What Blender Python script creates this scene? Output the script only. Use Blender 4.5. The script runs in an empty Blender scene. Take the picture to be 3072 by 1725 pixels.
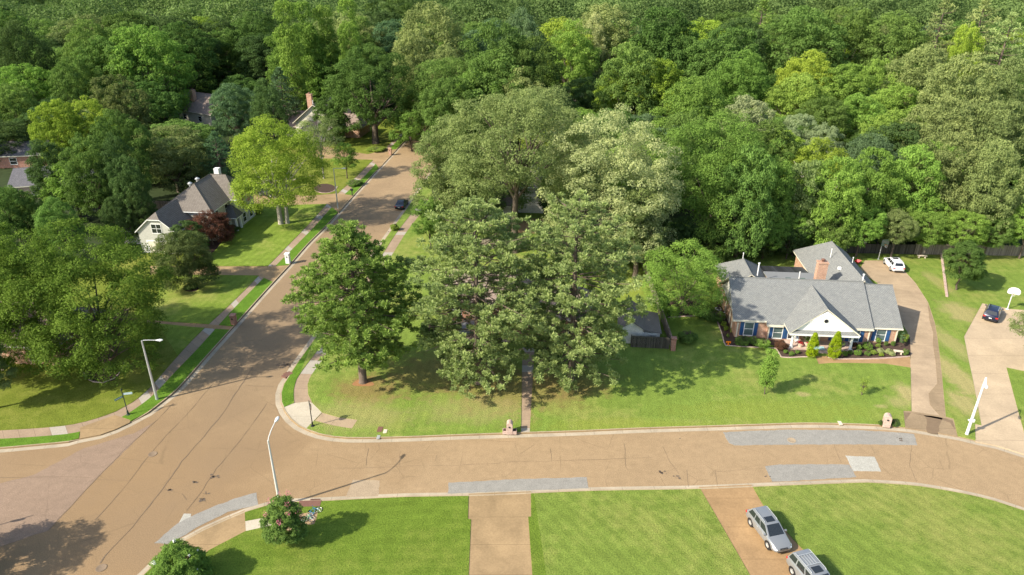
import bpy, bmesh, math, random
import numpy as np
from mathutils import Vector, Matrix
from mathutils.geometry import delaunay_2d_cdt
rad = math.radians
# ------------------------------------------------------------------ camera, light, exposure
CH = 46.0; PITCH = rad(25.8); FP = 2131.0
SP, CP = math.sin(PITCH), math.cos(PITCH)
scene = bpy.context.scene
cam = bpy.data.cameras.new('camera'); co = bpy.data.objects.new('camera', cam)
scene.collection.objects.link(co); scene.camera = co
co.location = (0, 0, CH); co.rotation_euler = (rad(90) - PITCH, 0, 0)
cam.sensor_width = 36; cam.lens = 36 * FP / 3072; cam.clip_end = 6000; cam.clip_start = 0.5
SUN_EL, SUN_AZ = rad(36.6), math.atan2(-.455, -.89)      # direction the light comes from
w = bpy.data.worlds.new('World'); scene.world = w; w.use_nodes = True
nt = w.node_tree; bg = nt.nodes['Background']; sky = nt.nodes.new('ShaderNodeTexSky')
sky.sky_type = 'NISHITA'; sky.sun_disc = False; sky.sun_elevation = SUN_EL
sky.sun_rotation = math.pi / 2 - SUN_AZ; sky.air_density = 1.0; sky.dust_density = 1.5; sky.ozone_density = 1.0
nt.links.new(sky.outputs[0], bg.inputs[0]); bg.inputs[1].default_value = 0.15
sl = bpy.data.lights.new('sun', 'SUN'); sl.energy = 4.6; sl.angle = rad(0.6); sl.color = (1, .93, .80)
so = bpy.data.objects.new('sun', sl); scene.collection.objects.link(so)
sd = Vector((math.cos(SUN_EL) * math.cos(SUN_AZ), math.cos(SUN_EL) * math.sin(SUN_AZ), math.sin(SUN_EL)))
so.rotation_euler = sd.to_track_quat('Z', 'Y').to_euler(); so.location = (-60, -30, 60)
vs = scene.view_settings; vs.view_transform = 'Standard'; vs.look = 'None'; vs.gamma = 1; vs.exposure = 0.80
vs.use_curve_mapping = False
scene.cycles.max_bounces = 5; scene.cycles.diffuse_bounces = 3; scene.cycles.transmission_bounces = 4
scene.cycles.transparent_max_bounces = 6
# ------------------------------------------------------------------ helpers
C = scene.collection
def G(x, y, z=0.0):
    """point at height z met by the sight line through a spot of the 3072 x 1725 photograph"""
    u = (x - 1536) / FP; v = (y - 862.5) / FP; t = (CH - z) / (SP + v * CP)
    return (u * t, (CP - v * SP) * t)
def hgt(xb, yb, yt):
    Y = G(xb, yb)[1]; v = (yt - 862.5) / FP; t = Y / (CP - v * SP)
    return CH - t * (SP + v * CP)
def depth(X, Y, z): return Y * CP + (CH - z) * SP
def proj(X, Y, z):
    d = depth(X, Y, z)
    return 1536 + FP * X / d, 862.5 + FP * ((CH - z) * CP - Y * SP) / d
def tag(o, label=None, cat=None, group=None, kind=None):
    for k, v in (('label', label), ('category', cat), ('group', group), ('kind', kind)):
        if v: o[k] = v
    return o
def thing(name, label, cat, loc=(0, 0, 0), rz=0.0, group=None):
    o = bpy.data.objects.new(name, None); C.objects.link(o)
    o.empty_display_size = .3
    o.location = loc; o.rotation_euler = (0, 0, rz)
    return tag(o, label, cat, group)
class MB:
    """collects faces, then links them as one mesh object; every face gets UVs in metres (u level, v up the slope)"""
    def __init__(s): s.v = []; s.f = []; s.m = []; s.uv = []
    def face(s, pts, mat=0, uv=None):
        n = len(s.v); s.v += [tuple(p) for p in pts]; s.f.append(list(range(n, n + len(pts)))); s.m.append(mat); s.uv.append(uv)
    def box(s, x0, x1, y0, y1, z0, z1, mat=0, M=None):
        P = [(x0, y0, z0), (x1, y0, z0), (x1, y1, z0), (x0, y1, z0), (x0, y0, z1), (x1, y0, z1), (x1, y1, z1), (x0, y1, z1)]
        if M: P = [tuple(M @ Vector(p)) for p in P]
        for q in ((3, 2, 1, 0), (4, 5, 6, 7), (0, 1, 5, 4), (1, 2, 6, 5), (2, 3, 7, 6), (3, 0, 4, 7)): s.face([P[i] for i in q], mat)
    def prism(s, poly, z0, z1, mat=0, side=None, bottom=False):
        a = sum(poly[i][0] * poly[(i + 1) % len(poly)][1] - poly[(i + 1) % len(poly)][0] * poly[i][1] for i in range(len(poly)))
        if a < 0: poly = poly[::-1]
        s.face([(x, y, z1) for x, y in poly], mat)
        if bottom: s.face([(x, y, z0) for x, y in poly[::-1]], mat)
        for i in range(len(poly)):
            (a0, b0), (a1, b1) = poly[i], poly[(i + 1) % len(poly)]
            s.face([(a0, b0, z0), (a1, b1, z0), (a1, b1, z1), (a0, b0, z1)], mat if side is None else side)
    def ext(s, prof, p0, d, L, mat=0, cap=True):
        """profile of (u, z) points; u runs along the horizontal direction square to d"""
        d = Vector(d).normalized(); u = Vector((-d.y, d.x, 0)); a = Vector(p0)
        A = [a + u * q[0] + Vector((0, 0, q[1])) for q in prof]; B = [p + d * L for p in A]; n = len(prof)
        for i in range(n): s.face([A[i], B[i], B[(i + 1) % n], A[(i + 1) % n]], mat)
        if cap: s.face(A[::-1], mat) if False else s.face(A, mat); s.face(B[::-1], mat)
    def tube(s, pts, r, n=8, mat=0, cap=True):
        pts = [Vector(p) for p in pts]
        if not hasattr(r, '__len__'): r = [r] * len(pts)
        rings = []
        for i, p in enumerate(pts):
            d = (pts[min(i + 1, len(pts) - 1)] - pts[max(i - 1, 0)]).normalized()
            a = d.cross(Vector((0, 0, 1)) if abs(d.z) < .9 else Vector((1, 0, 0))).normalized(); b = d.cross(a)
            rings.append([p + (a * math.cos(2 * math.pi * k / n) + b * math.sin(2 * math.pi * k / n)) * r[i] for k in range(n)])
        for i in range(len(pts) - 1):
            for k in range(n):
                s.face([rings[i][k], rings[i][(k + 1) % n], rings[i + 1][(k + 1) % n], rings[i + 1][k]], mat)
        if cap: s.face(rings[0][::-1], mat); s.face(rings[-1], mat)
    def lathe(s, prof, c=(0, 0, 0), n=16, mat=0, M=None):
        c = Vector(c)
        for i in range(len(prof) - 1):
            for k in range(n):
                a0, a1 = 2 * math.pi * k / n, 2 * math.pi * (k + 1) / n
                q = [Vector((prof[i][0] * math.cos(a0), prof[i][0] * math.sin(a0), prof[i][1])), Vector((prof[i][0] * math.cos(a1), prof[i][0] * math.sin(a1), prof[i][1])),
                     Vector((prof[i + 1][0] * math.cos(a1), prof[i + 1][0] * math.sin(a1), prof[i + 1][1])), Vector((prof[i + 1][0] * math.cos(a0), prof[i + 1][0] * math.sin(a0), prof[i + 1][1]))]
                if M: q = [M @ p for p in q]
                s.face([c + p for p in q], mat)
    def build(s, name, mats, parent=None, loc=None, smooth=False, bevel=0.0, merge=True, smooth_angle=35):
        if not isinstance(mats, (list, tuple)): mats = [mats]
        me = bpy.data.meshes.new(name); me.from_pydata(s.v, [], s.f)
        for m in mats: me.materials.append(m)
        me.polygons.foreach_set('material_index', s.m)
        uvl = me.uv_layers.new(name='UVMap')
        data = uvl.data; k = 0
        for i, f in enumerate(s.f):
            if s.uv[i] is not None:
                for q in s.uv[i]: data[k].uv = q; k += 1
                continue
            P = [Vector(s.v[j]) for j in f]
            n = Vector((0, 0, 0))
            for a in range(1, len(P) - 1): n += (P[a] - P[0]).cross(P[a + 1] - P[0])
            if n.length < 1e-12: n = Vector((0, 0, 1))
            n.normalize()
            if abs(n.z) > .985: U, V = Vector((1, 0, 0)), Vector((0, 1, 0))
            else:
                U = Vector((-n.y, n.x, 0)).normalized(); V = n.cross(U)
                if V.z < 0: V = -V
            for p in P: data[k].uv = (p.dot(U), p.dot(V)); k += 1
        if merge or bevel:
            bm = bmesh.new(); bm.from_mesh(me); bmesh.ops.remove_doubles(bm, verts=bm.verts, dist=1e-4)
            if bevel:
                bmesh.ops.recalc_face_normals(bm, faces=bm.faces)
                es = [e for e in bm.edges if len(e.link_faces) == 2 and e.calc_face_angle(0) > rad(25)]
                bmesh.ops.bevel(bm, geom=es, offset=bevel, segments=2, profile=.6, affect='EDGES', clamp_overlap=True)
            bm.to_mesh(me); bm.free()
        if smooth:
            me.polygons.foreach_set('use_smooth', [True] * len(me.polygons))
            me.set_sharp_from_angle(angle=rad(smooth_angle))
        o = bpy.data.objects.new(name, me); C.objects.link(o)
        if parent: o.parent = parent
        if loc: o.location = loc
        return o
def copy_tree(o, parent=None):
    c = o.copy(); C.objects.link(c)
    if parent: c.parent = parent
    for ch in [q for q in bpy.data.objects if q.parent == o]: copy_tree(ch, c)
    return c
# ------------------------------------------------------------------ materials
def nm(name, rough=.8, spec=.3):
    m = bpy.data.materials.new(name); m.use_nodes = True; t = m.node_tree
    b = t.nodes['Principled BSDF']; b.inputs['Roughness'].default_value = rough
    b.inputs['Specular IOR Level'].default_value = spec
    return m, t, b
def N(t, ty, **kw):
    n = t.nodes.new(ty)
    for k, v in kw.items():
        if k.startswith('i_'):
            key = k[2:]; key = int(key) if key.isdigit() else key.replace('_', ' ')
            n.inputs[key].default_value = v
        else: setattr(n, k, v)
    return n
def L(t, a, b): t.links.new(a, b)
def ramp(t, fac, stops):
    r = N(t, 'ShaderNodeValToRGB'); e = r.color_ramp.elements
    while len(e) < len(stops): e.new(.5)
    for i, (p, c) in enumerate(stops): e[i].position = p; e[i].color = (*c, 1) if len(c) == 3 else c
    L(t, fac, r.inputs[0]); return r.outputs[0]
def mix(t, fac, a, b, mode='MIX'):
    n = N(t, 'ShaderNodeMix', data_type='RGBA', blend_type=mode)
    for i, q in ((0, fac), (6, a), (7, b)):
        if isinstance(q, (int, float)): n.inputs[i].default_value = q
        elif isinstance(q, tuple): n.inputs[i].default_value = (*q, 1)
        else: L(t, q, n.inputs[i])
    return n.outputs[2]
def math_(t, op, a, b=0.0, c=0.0):
    n = N(t, 'ShaderNodeMath', operation=op)
    for i, q in ((0, a), (1, b), (2, c)):
        if isinstance(q, (int, float)): n.inputs[i].default_value = q
        else: L(t, q, n.inputs[i])
    return n.outputs[0]
def noise(t, vec, scale, detail=4, rough=.6, dist=0.0):
    n = N(t, 'ShaderNodeTexNoise', i_Scale=scale, i_Detail=detail, i_Roughness=rough, i_Distortion=dist)
    L(t, vec, n.inputs[0]); return n.outputs[0]
def vec(t, kind='Object', sc=None, rot=None):
    o = N(t, 'ShaderNodeTexCoord').outputs[kind]
    if sc or rot:
        m = N(t, 'ShaderNodeMapping')
        if sc: m.inputs['Scale'].default_value = sc
        if rot: m.inputs['Rotation'].default_value = (0, 0, rot)
        L(t, o, m.inputs[0]); o = m.outputs[0]
    return o
def bump(t, b, h, strength=.3, dist=.05):
    n = N(t, 'ShaderNodeBump', i_Strength=strength, i_Distance=dist); L(t, h, n.inputs['Height']); L(t, n.outputs[0], b.inputs['Normal'])
def plain(name, col, rough=.6, spec=.3, metal=0.0, var=.12, scale=3.0):
    m, t, b = nm(name, rough, spec); b.inputs['Metallic'].default_value = metal
    f = noise(t, vec(t), scale, 5, .65)
    L(t, mix(t, f, tuple(c * (1 - var) for c in col), tuple(min(1, c * (1 + var)) for c in col)), b.inputs['Base Color'])
    return m
def scaled(c, k): return tuple(x * k for x in c)
def grass_mat(name, base, dry, dry_amt=.35, stripe=.0, rot=0.0, spots=()):
    m, t, b = nm(name, .95, .08); v = vec(t)
    big = noise(t, v, .09, 3, .55); mid = noise(t, v, .7, 5, .65); fine = noise(t, v, 7.0, 5, .75)
    c = mix(t, ramp(t, mid, [(.3, (0, 0, 0)), (.72, (1, 1, 1))]), scaled(base, .82), scaled(base, 1.16))
    d = ramp(t, math_(t, 'ADD', math_(t, 'MULTIPLY', big, .6), math_(t, 'MULTIPLY', mid, .4)), [(.64 - dry_amt * .4, (0, 0, 0)), (.76 - dry_amt * .25, (1, 1, 1))])
    c = mix(t, math_(t, 'MULTIPLY', d, .75), c, dry)
    for (sx, sy, rx, ry, col_, amt) in spots:      # worn, needle-strewn or thin places with soft ragged edges
        mp = N(t, 'ShaderNodeMapping'); mp.inputs['Location'].default_value = (-sx / rx, -sy / ry, 0); mp.inputs['Scale'].default_value = (1 / rx, 1 / ry, 0); L(t, v, mp.inputs[0])
        ln = N(t, 'ShaderNodeVectorMath', operation='LENGTH'); L(t, mp.outputs[0], ln.inputs[0])
        k_ = math_(t, 'ADD', ln.outputs['Value'], math_(t, 'MULTIPLY', math_(t, 'SUBTRACT', mid, .5), 1.6))
        c = mix(t, math_(t, 'MULTIPLY', ramp(t, k_, [(.45, (1, 1, 1)), (1.0, (0, 0, 0))]), amt), c, col_)
    c = mix(t, 1.0, c, ramp(t, fine, [(.28, (.55, .58, .5)), (.5, (1, 1, 1)), (.74, (1.45, 1.38, 1.3))]), 'MULTIPLY')
    if stripe:
        w_ = N(t, 'ShaderNodeTexWave', wave_type='BANDS', bands_direction='X', wave_profile='SIN', i_Scale=.29, i_Distortion=2.2, i_Detail=3.0)
        w_.inputs['Detail Scale'].default_value = .6
        L(t, vec(t, rot=rot), w_.inputs[0])
        c = mix(t, 1.0, c, ramp(t, w_.outputs[1], [(.35, (1 - stripe,) * 3), (.65, (1 + stripe,) * 3)]), 'MULTIPLY')
    L(t, c, b.inputs['Base Color']); bump(t, b, fine, .9, .12); return m
def asphalt_mat(name, base, crack=.5, var=.14, spots=()):
    m, t, b = nm(name, .92, .15); v = vec(t)
    big = noise(t, v, .12, 4, .6, .5); fine = noise(t, v, 13.0, 3, .8); st = noise(t, vec(t, sc=(.12, 1.1, 1), rot=.1), 1.0, 4, .6)
    c = mix(t, big, scaled(base, 1 - var), scaled(base, 1 + var)); c = mix(t, math_(t, 'MULTIPLY', st, .35), c, scaled(base, .78))
    c = mix(t, 1.0, c, ramp(t, noise(t, v, 1.3, 6, .7), [(.3, (.88, .88, .88)), (.7, (1.1, 1.1, 1.1))]), 'MULTIPLY')
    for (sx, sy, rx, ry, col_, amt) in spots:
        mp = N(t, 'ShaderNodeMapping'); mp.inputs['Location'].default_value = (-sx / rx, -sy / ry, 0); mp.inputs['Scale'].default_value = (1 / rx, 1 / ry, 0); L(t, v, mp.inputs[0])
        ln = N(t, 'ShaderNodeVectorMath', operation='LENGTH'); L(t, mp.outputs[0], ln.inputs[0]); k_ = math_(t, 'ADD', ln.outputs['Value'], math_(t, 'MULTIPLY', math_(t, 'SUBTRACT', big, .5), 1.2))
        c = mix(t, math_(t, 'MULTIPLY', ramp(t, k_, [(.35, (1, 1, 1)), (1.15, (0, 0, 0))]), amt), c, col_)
    c = mix(t, 1.0, c, ramp(t, fine, [(.32, (.68, .68, .68)), (.68, (1.3, 1.3, 1.3))]), 'MULTIPLY')
    vo = N(t, 'ShaderNodeTexVoronoi', feature='DISTANCE_TO_EDGE', i_Scale=.2)
    dn = N(t, 'ShaderNodeTexNoise', i_Scale=.8, i_Detail=6.0); L(t, v, dn.inputs[0])
    L(t, mix(t, .12, v, dn.outputs[1], 'LINEAR_LIGHT'), vo.inputs[0])
    br = noise(t, v, .35, 2, .5)
    k = math_(t, 'MULTIPLY', ramp(t, vo.outputs[0], [(.0, (1, 1, 1)), (.012, (0, 0, 0))]), math_(t, 'MULTIPLY', ramp(t, br, [(.42, (0, 0, 0)), (.6, (1, 1, 1))]), crack))
    c = mix(t, k, c, scaled(base, .45))
    L(t, c, b.inputs['Base Color']); bump(t, b, fine, .4, .03); return m
def concrete_mat(name, base, joint=1.6, alt=None, alt_amt=.0, stain=.25, across=False):
    """UV: v runs along the slab; joints and odd-coloured panels follow it"""
    m, t, b = nm(name, .9, .15); uv = vec(t, 'UV'); v = vec(t)
    sep = N(t, 'ShaderNodeSeparateXYZ'); L(t, uv, sep.inputs[0]); y = math_(t, 'DIVIDE', sep.outputs[1], joint)
    fr = math_(t, 'ABSOLUTE', math_(t, 'SUBTRACT', math_(t, 'FRACT', y), .5))
    j = ramp(t, fr, [(.5 - .03 / joint, (0, 0, 0)), (.5 - .012 / joint, (1, 1, 1))])
    big = noise(t, v, .35, 5, .65, .4); fine = noise(t, v, 6.0, 5, .75)
    c = mix(t, ramp(t, big, [(.3, (0, 0, 0)), (.7, (1, 1, 1))]), scaled(base, 1 - stain), scaled(base, 1.08))
    wn = N(t, 'ShaderNodeTexWhiteNoise', noise_dimensions='1D'); L(t, math_(t, 'FLOOR', y), wn.inputs['W'])
    c = mix(t, math_(t, 'MULTIPLY', wn.outputs[0], .22), c, scaled(base, .7))
    if alt: c = mix(t, math_(t, 'LESS_THAN', wn.outputs[0], alt_amt), c, alt)
    c = mix(t, 1.0, c, ramp(t, fine, [(.3, (.85, .85, .85)), (.7, (1.12, 1.12, 1.12))]), 'MULTIPLY')
    c = mix(t, math_(t, 'MULTIPLY', j, .6), c, scaled(base, .35))
    L(t, c, b.inputs['Base Color']); bump(t, b, fine, .25, .02); return m
def brick_mat(name, c1, c2, mortar, sc=1.0, bw=.22, rh=.075, ms=.012, rough=.85, dirt=.25):
    m, t, b = nm(name, rough, .2); uv = vec(t, 'UV')
    br = N(t, 'ShaderNodeTexBrick', i_Scale=sc); L(t, uv, br.inputs[0])
    br.inputs['Color1'].default_value = (*c1, 1); br.inputs['Color2'].default_value = (*c2, 1); br.inputs['Mortar'].default_value = (*mortar, 1)
    br.inputs['Brick Width'].default_value = bw; br.inputs['Row Height'].default_value = rh; br.inputs['Mortar Size'].default_value = ms; br.inputs['Mortar Smooth'].default_value = .3
    n1 = noise(t, uv, 1.3, 5, .7); n2 = noise(t, uv, 9, 3, .7)
    c = mix(t, 1.0, br.outputs[0], ramp(t, n1, [(.3, (1 - dirt,) * 3), (.7, (1 + dirt * .6,) * 3)]), 'MULTIPLY')
    c = mix(t, 1.0, c, ramp(t, n2, [(.3, (.75, .75, .75)), (.7, (1.25, 1.25, 1.25))]), 'MULTIPLY')
    L(t, c, b.inputs['Base Color']); bump(t, b, br.outputs[1], -.4, .02); return m
def shingle_mat(name, c1, c2, rh=.16):
    return brick_mat(name, c1, c2, scaled(c1, .5), 1.0, .30, rh, .022, .9, .12)
def board_mat(name, c, bw=.14, vary=.35, rough=.85):
    """vertical boards: joints follow u"""
    m, t, b = nm(name, rough, .15); uv = vec(t, 'UV'); sep = N(t, 'ShaderNodeSeparateXYZ'); L(t, uv, sep.inputs[0])
    x = math_(t, 'DIVIDE', sep.outputs[0], bw); fr = math_(t, 'ABSOLUTE', math_(t, 'SUBTRACT', math_(t, 'FRACT', x), .5))
    wn = N(t, 'ShaderNodeTexWhiteNoise', noise_dimensions='1D'); L(t, math_(t, 'FLOOR', x), wn.inputs['W'])
    k = mix(t, wn.outputs[0], scaled(c, 1 - vary), scaled(c, 1 + vary)); g = noise(t, vec(t, 'UV', sc=(8, .8, 1)), 2.0, 4, .7)
    k = mix(t, 1.0, k, ramp(t, g, [(.3, (.7, .7, .7)), (.7, (1.2, 1.2, 1.2))]), 'MULTIPLY')
    k = mix(t, ramp(t, fr, [(.44, (0, 0, 0)), (.48, (1, 1, 1))]), k, scaled(c, .25)); L(t, k, b.inputs['Base Color']); return m
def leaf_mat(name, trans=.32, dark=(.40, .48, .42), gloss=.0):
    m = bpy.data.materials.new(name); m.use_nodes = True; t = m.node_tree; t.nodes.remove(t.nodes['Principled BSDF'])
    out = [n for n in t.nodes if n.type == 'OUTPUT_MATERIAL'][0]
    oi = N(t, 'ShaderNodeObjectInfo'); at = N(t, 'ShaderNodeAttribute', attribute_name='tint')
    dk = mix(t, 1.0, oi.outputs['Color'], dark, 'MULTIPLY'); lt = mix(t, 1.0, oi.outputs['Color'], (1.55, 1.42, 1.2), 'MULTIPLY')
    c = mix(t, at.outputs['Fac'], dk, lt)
    d = N(t, 'ShaderNodeBsdfDiffuse'); tr = N(t, 'ShaderNodeBsdfTranslucent')
    L(t, c, d.inputs[0]); L(t, mix(t, 1.0, c, (1.1, 1.3, .85), 'MULTIPLY'), tr.inputs[0])
    a = N(t, 'ShaderNodeMixShader', i_0=trans); L(t, d.outputs[0], a.inputs[1]); L(t, tr.outputs[0], a.inputs[2])
    L(t, a.outputs[0], out.inputs[0])
    return m
def paint_mat(name, col, metal=.3, rough=.28):
    m, t, b = nm(name, rough, .5); b.inputs['Metallic'].default_value = metal; b.inputs['Coat Weight'].default_value = .6; b.inputs['Coat Roughness'].default_value = .08
    L(t, mix(t, noise(t, vec(t), 2, 3), scaled(col, .94), col), b.inputs['Base Color']); return m
M = {}
M['soil'] = plain('forest_floor', (.035, .05, .018), .95, .1, var=.5, scale=.6)
BR = (.25, .17, .07); DR = (.36, .30, .13); YG = (.23, .27, .045)
def gs(x, y, rx, ry, c, a): X, Y = G(x, y); return (X, Y, rx, ry, c, a)
M['lawn_b'] = grass_mat('corner_to_brick_house_grass', (.170, .24, .042), (.30, .28, .085), .34, .03, .1, spots=[gs(1100, 1170, 5, 4, BR, .7), gs(1330, 1120, 10, 6, BR, .55), gs(1560, 1180, 9, 5, BR, .6), gs(1430, 1230, 8, 3.5, DR, .4), gs(1050, 1250, 7, 4, DR, .45), gs(1720, 1150, 6, 4, BR, .5),
    gs(1900, 1280, 12, 1.6, YG, .6), gs(2350, 1240, 14, 3, YG, .5), gs(2720, 1180, 1.6, 2.5, DR, .9), gs(2700, 1210, 2, 1.5, DR, .6), gs(2880, 940, 3, 4, DR, .8), gs(2850, 1030, 1.8, 6, DR, .6), gs(2868, 1130, 2.0, 7, DR, .85), gs(2885, 1210, 1.8, 3, DR, .8), gs(2815, 850, 1.5, 5, DR, .55), gs(2410, 1187, 1.0, .6, DR, .7), gs(2640, 1222, .9, .5, DR, .6), gs(1880, 870, 3, 5, YG, .7)])
M['lawn'] = grass_mat('lawn_grass', (.175, .245, .036), (.32, .30, .09), .34, .04, .1)
M['lawn_pine'] = grass_mat('needle_strewn_grass', (.165, .185, .045), (.27, .18, .08), .75)
M['lawn_dry'] = grass_mat('thin_lawn_grass', (.180, .235, .042), (.33, .28, .12), .58)
M['lawn_rich'] = grass_mat('striped_lawn_grass', (.128, .190, .024), (.20, .215, .045), .35, .03, rad(88))
M['lawn_rich2'] = grass_mat('mown_lawn_grass', (.165, .225, .040), (.27, .265, .075), .42, .05, rad(-35))
M['lawn_left'] = grass_mat('dull_lawn_grass', (.155, .190, .026), (.25, .235, .06), .38)  # duller, yellower grass of the left block
M['verge'] = grass_mat('verge_grass', (.110, .205, .022), (.19, .23, .04), .2)
M['asphalt'] = asphalt_mat('tan_asphalt', (.332, .232, .130), .4, spots=[(-34, 50, 26, 22, (.245, .158, .080), .75), (-30, 95, 13, 60, (.235, .165, .098), .7), (-55, 52, 22, 16, (.25, .168, .095), .6)])  # spots: brightness falling off leftward, painted into the road colour as soft ellipses
M['asphalt_pink'] = asphalt_mat('pinkish_asphalt', (.265, .187, .130), .35)
M['patch'] = asphalt_mat('grey_patch_asphalt', (.275, .258, .222), .2, .12)
M['patch_light'] = asphalt_mat('pale_patch_concrete', (.40, .38, .32), .1, .12)
M['patch_tan'] = asphalt_mat('tan_patch', (.36, .275, .18), .1, .05)
M['crack'] = plain('crack_tar', (.185, .135, .09), .9, .1, var=.4, scale=6)
M['iron'] = plain('worn_cast_iron', (.215, .155, .10), .8, .3, var=.2)
M['oil'] = plain('oil_stain', (.13, .10, .075), .8, .2, var=.5, scale=5)
M['walk'] = concrete_mat('sidewalk_concrete', (.35, .255, .17), 1.55, (.38, .335, .27), .22)
M['ramp'] = concrete_mat('pale_ramp_concrete', (.49, .425, .32), 9, stain=.14)
M['drive'] = concrete_mat('driveway_concrete', (.355, .245, .128), 3.2, stain=.32)
M['drive_pale'] = concrete_mat('pale_driveway_concrete', (.47, .36, .235), 4.2, stain=.18)
M['drive_rust'] = concrete_mat('rusty_driveway_concrete', (.37, .235, .115), 3.6, stain=.3)
M['drive_h'] = concrete_mat('worn_driveway_concrete', (.43, .32, .205), 3.0, stain=.3)
M['wet'] = concrete_mat('wet_concrete', (.31, .225, .135), 3.2, stain=.25); M['wet2'] = plain('wet_stain', (.19, .13, .075), .6, .3, var=.25)
M['kerb'] = concrete_mat('kerb_concrete', (.43, .335, .215), 3.0, stain=.3)
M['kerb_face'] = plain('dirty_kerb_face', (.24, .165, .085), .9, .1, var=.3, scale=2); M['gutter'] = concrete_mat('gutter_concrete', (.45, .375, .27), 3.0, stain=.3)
M['mulch'] = plain('dark_mulch', (.075, .05, .038), .95, .1, var=.5, scale=7)
M['straw'] = plain('pine_straw', (.30, .155, .07), .95, .1, var=.35, scale=5)
M['dirt'] = plain('bare_dirt', (.34, .235, .13), .95, .1, var=.2, scale=2)
M['brick'] = brick_mat('orange_brick', (.40, .17, .085), (.50, .27, .16), (.50, .42, .34))
M['brick_red'] = brick_mat('red_brick', (.33, .105, .06), (.42, .17, .10), (.42, .34, .28))
M['brick_pale'] = brick_mat('pale_brick', (.42, .25, .19), (.50, .36, .29), (.55, .47, .4))
M['white_brick'] = brick_mat('white_painted_brick', (.66, .64, .58), (.70, .68, .62), (.60, .58, .52))
M['shingle'] = shingle_mat('grey_shingle', (.215, .22, .21), (.265, .265, .245), .145)
M['shingle_br'] = shingle_mat('brown_shingle', (.175, .150, .124), (.21, .182, .150), .27)
M['shingle_dk'] = shingle_mat('dark_shingle', (.125, .12, .125), (.165, .155, .16), .22)
M['shingle_pk'] = shingle_mat('faded_brown_shingle', (.29, .22, .18), (.35, .27, .22), .22)
M['white'] = plain('white_trim', (.78, .77, .72), .55, .3, var=.04); M['cream'] = plain('cream_paint', (.66, .61, .47), .6, .3, var=.05)
M['siding'] = plain('cream_wall', (.62, .57, .46), .8, .2, var=.07, scale=1.2)
M['sage'] = brick_mat('painted_stucco_wall', (.45, .44, .38), (.48, .47, .41), (.41, .40, .34), 1, .4, .1, .006, .8, .08)
M['flat_roof'] = plain('grey_roll_roofing', (.22, .225, .225), .8, .2, var=.1); M['dark_metal'] = board_mat('dark_ribbed_metal', (.05, .052, .055), .35, .5, .5)
M['blue'] = plain('blue_shutter', (.028, .085, .20), .5, .3, var=.08); M['door'] = plain('dark_wood_door', (.10, .03, .018), .4, .4)
M['glass'] = plain('window_glass', (.10, .14, .13), .08, .7, var=.4, scale=.7); M['glass_dk'] = plain('dark_window_glass', (.02, .024, .026), .06, .8, var=.3)
M['fence'] = board_mat('weathered_fence_boards', (.26, .215, .165), .15, .3); M['fence_dk'] = board_mat('dark_fence_boards', (.085, .075, .06), .15, .4)
M['metal'] = plain('galvanised_steel', (.50, .51, .49), .45, .5, .4, .1); M['pole'] = plain('pale_concrete_pole', (.55, .54, .49), .6, .3, var=.1)
M['white_pole'] = plain('white_painted_pole', (.68, .68, .64), .5, .3, var=.03); M['black'] = plain('black_paint', (.018, .018, .02), .5, .4)
M['dark_green'] = plain('dark_green_paint', (.02, .035, .028), .5, .4); M['sign_green'] = plain('green_sign_face', (.02, .16, .14), .35, .5)
M['sign_pale'] = plain('pale_blue_sign_face', (.36, .55, .58), .3, .5); M['sign_red'] = plain('red_sign_face', (.42, .03, .02), .4, .4)  # sign_pale is a plain light blue, also used for the mat
M['orange'] = plain('orange_paint', (.80, .20, .01), .5, .3, var=.05); M['red'] = plain('red_paint', (.38, .03, .03), .4, .4)
M['rubber'] = plain('tyre_rubber', (.022, .022, .022), .9, .2); M['rim'] = plain('alloy_rim', (.62, .62, .60), .35, .5, .5, .05)
M['rust'] = plain('rusty_iron', (.17, .085, .06), .8, .3, var=.3); M['stone'] = plain('pale_stone', (.60, .50, .38), .85, .2, var=.12)
M['bark'] = plain('grey_bark', (.115, .090, .068), .95, .1, var=.45, scale=5); M['bark_pine'] = plain('pine_bark', (.145, .11, .085), .95, .1, var=.5, scale=4)
M['bark_pale'] = plain('pale_bark', (.38, .34, .28), .9, .1, var=.35, scale=3)
M['leaf'] = leaf_mat('leaf'); M['needle'] = leaf_mat('needle', .25, (.42, .50, .42), .0); M['petal'] = plain('pink_petals', (.60, .17, .24), .8, .1, var=.2)
M['petal_w'] = plain('white_petals', (.70, .70, .60), .8, .1, var=.1)
M['silver'] = paint_mat('silver_paint', (.27, .28, .28), .35); M['carwhite'] = paint_mat('white_car_paint', (.80, .80, .80), .0); M['navy'] = paint_mat('navy_car_paint', (.008, .011, .035), .2)
M['charcoal'] = paint_mat('charcoal_car_paint', (.03, .032, .04), .3); M['lightblue'] = paint_mat('pale_blue_paint', (.35, .50, .62), .1)
M['lamp_red'] = plain('tail_lamp', (.45, .02, .02), .2, .6); M['lamp_clear'] = plain('head_lamp', (.70, .72, .72), .12, .7)
M['blue_frame'] = plain('blue_frame_paint', (.03, .20, .34), .35, .5); M['green_frame'] = plain('mint_frame_paint', (.18, .42, .22), .35, .5)
M['teal'] = plain('teal_plastic', (.02, .28, .30), .5, .4); M['basin'] = plain('pool_blue', (.08, .38, .48), .3, .5)
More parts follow.
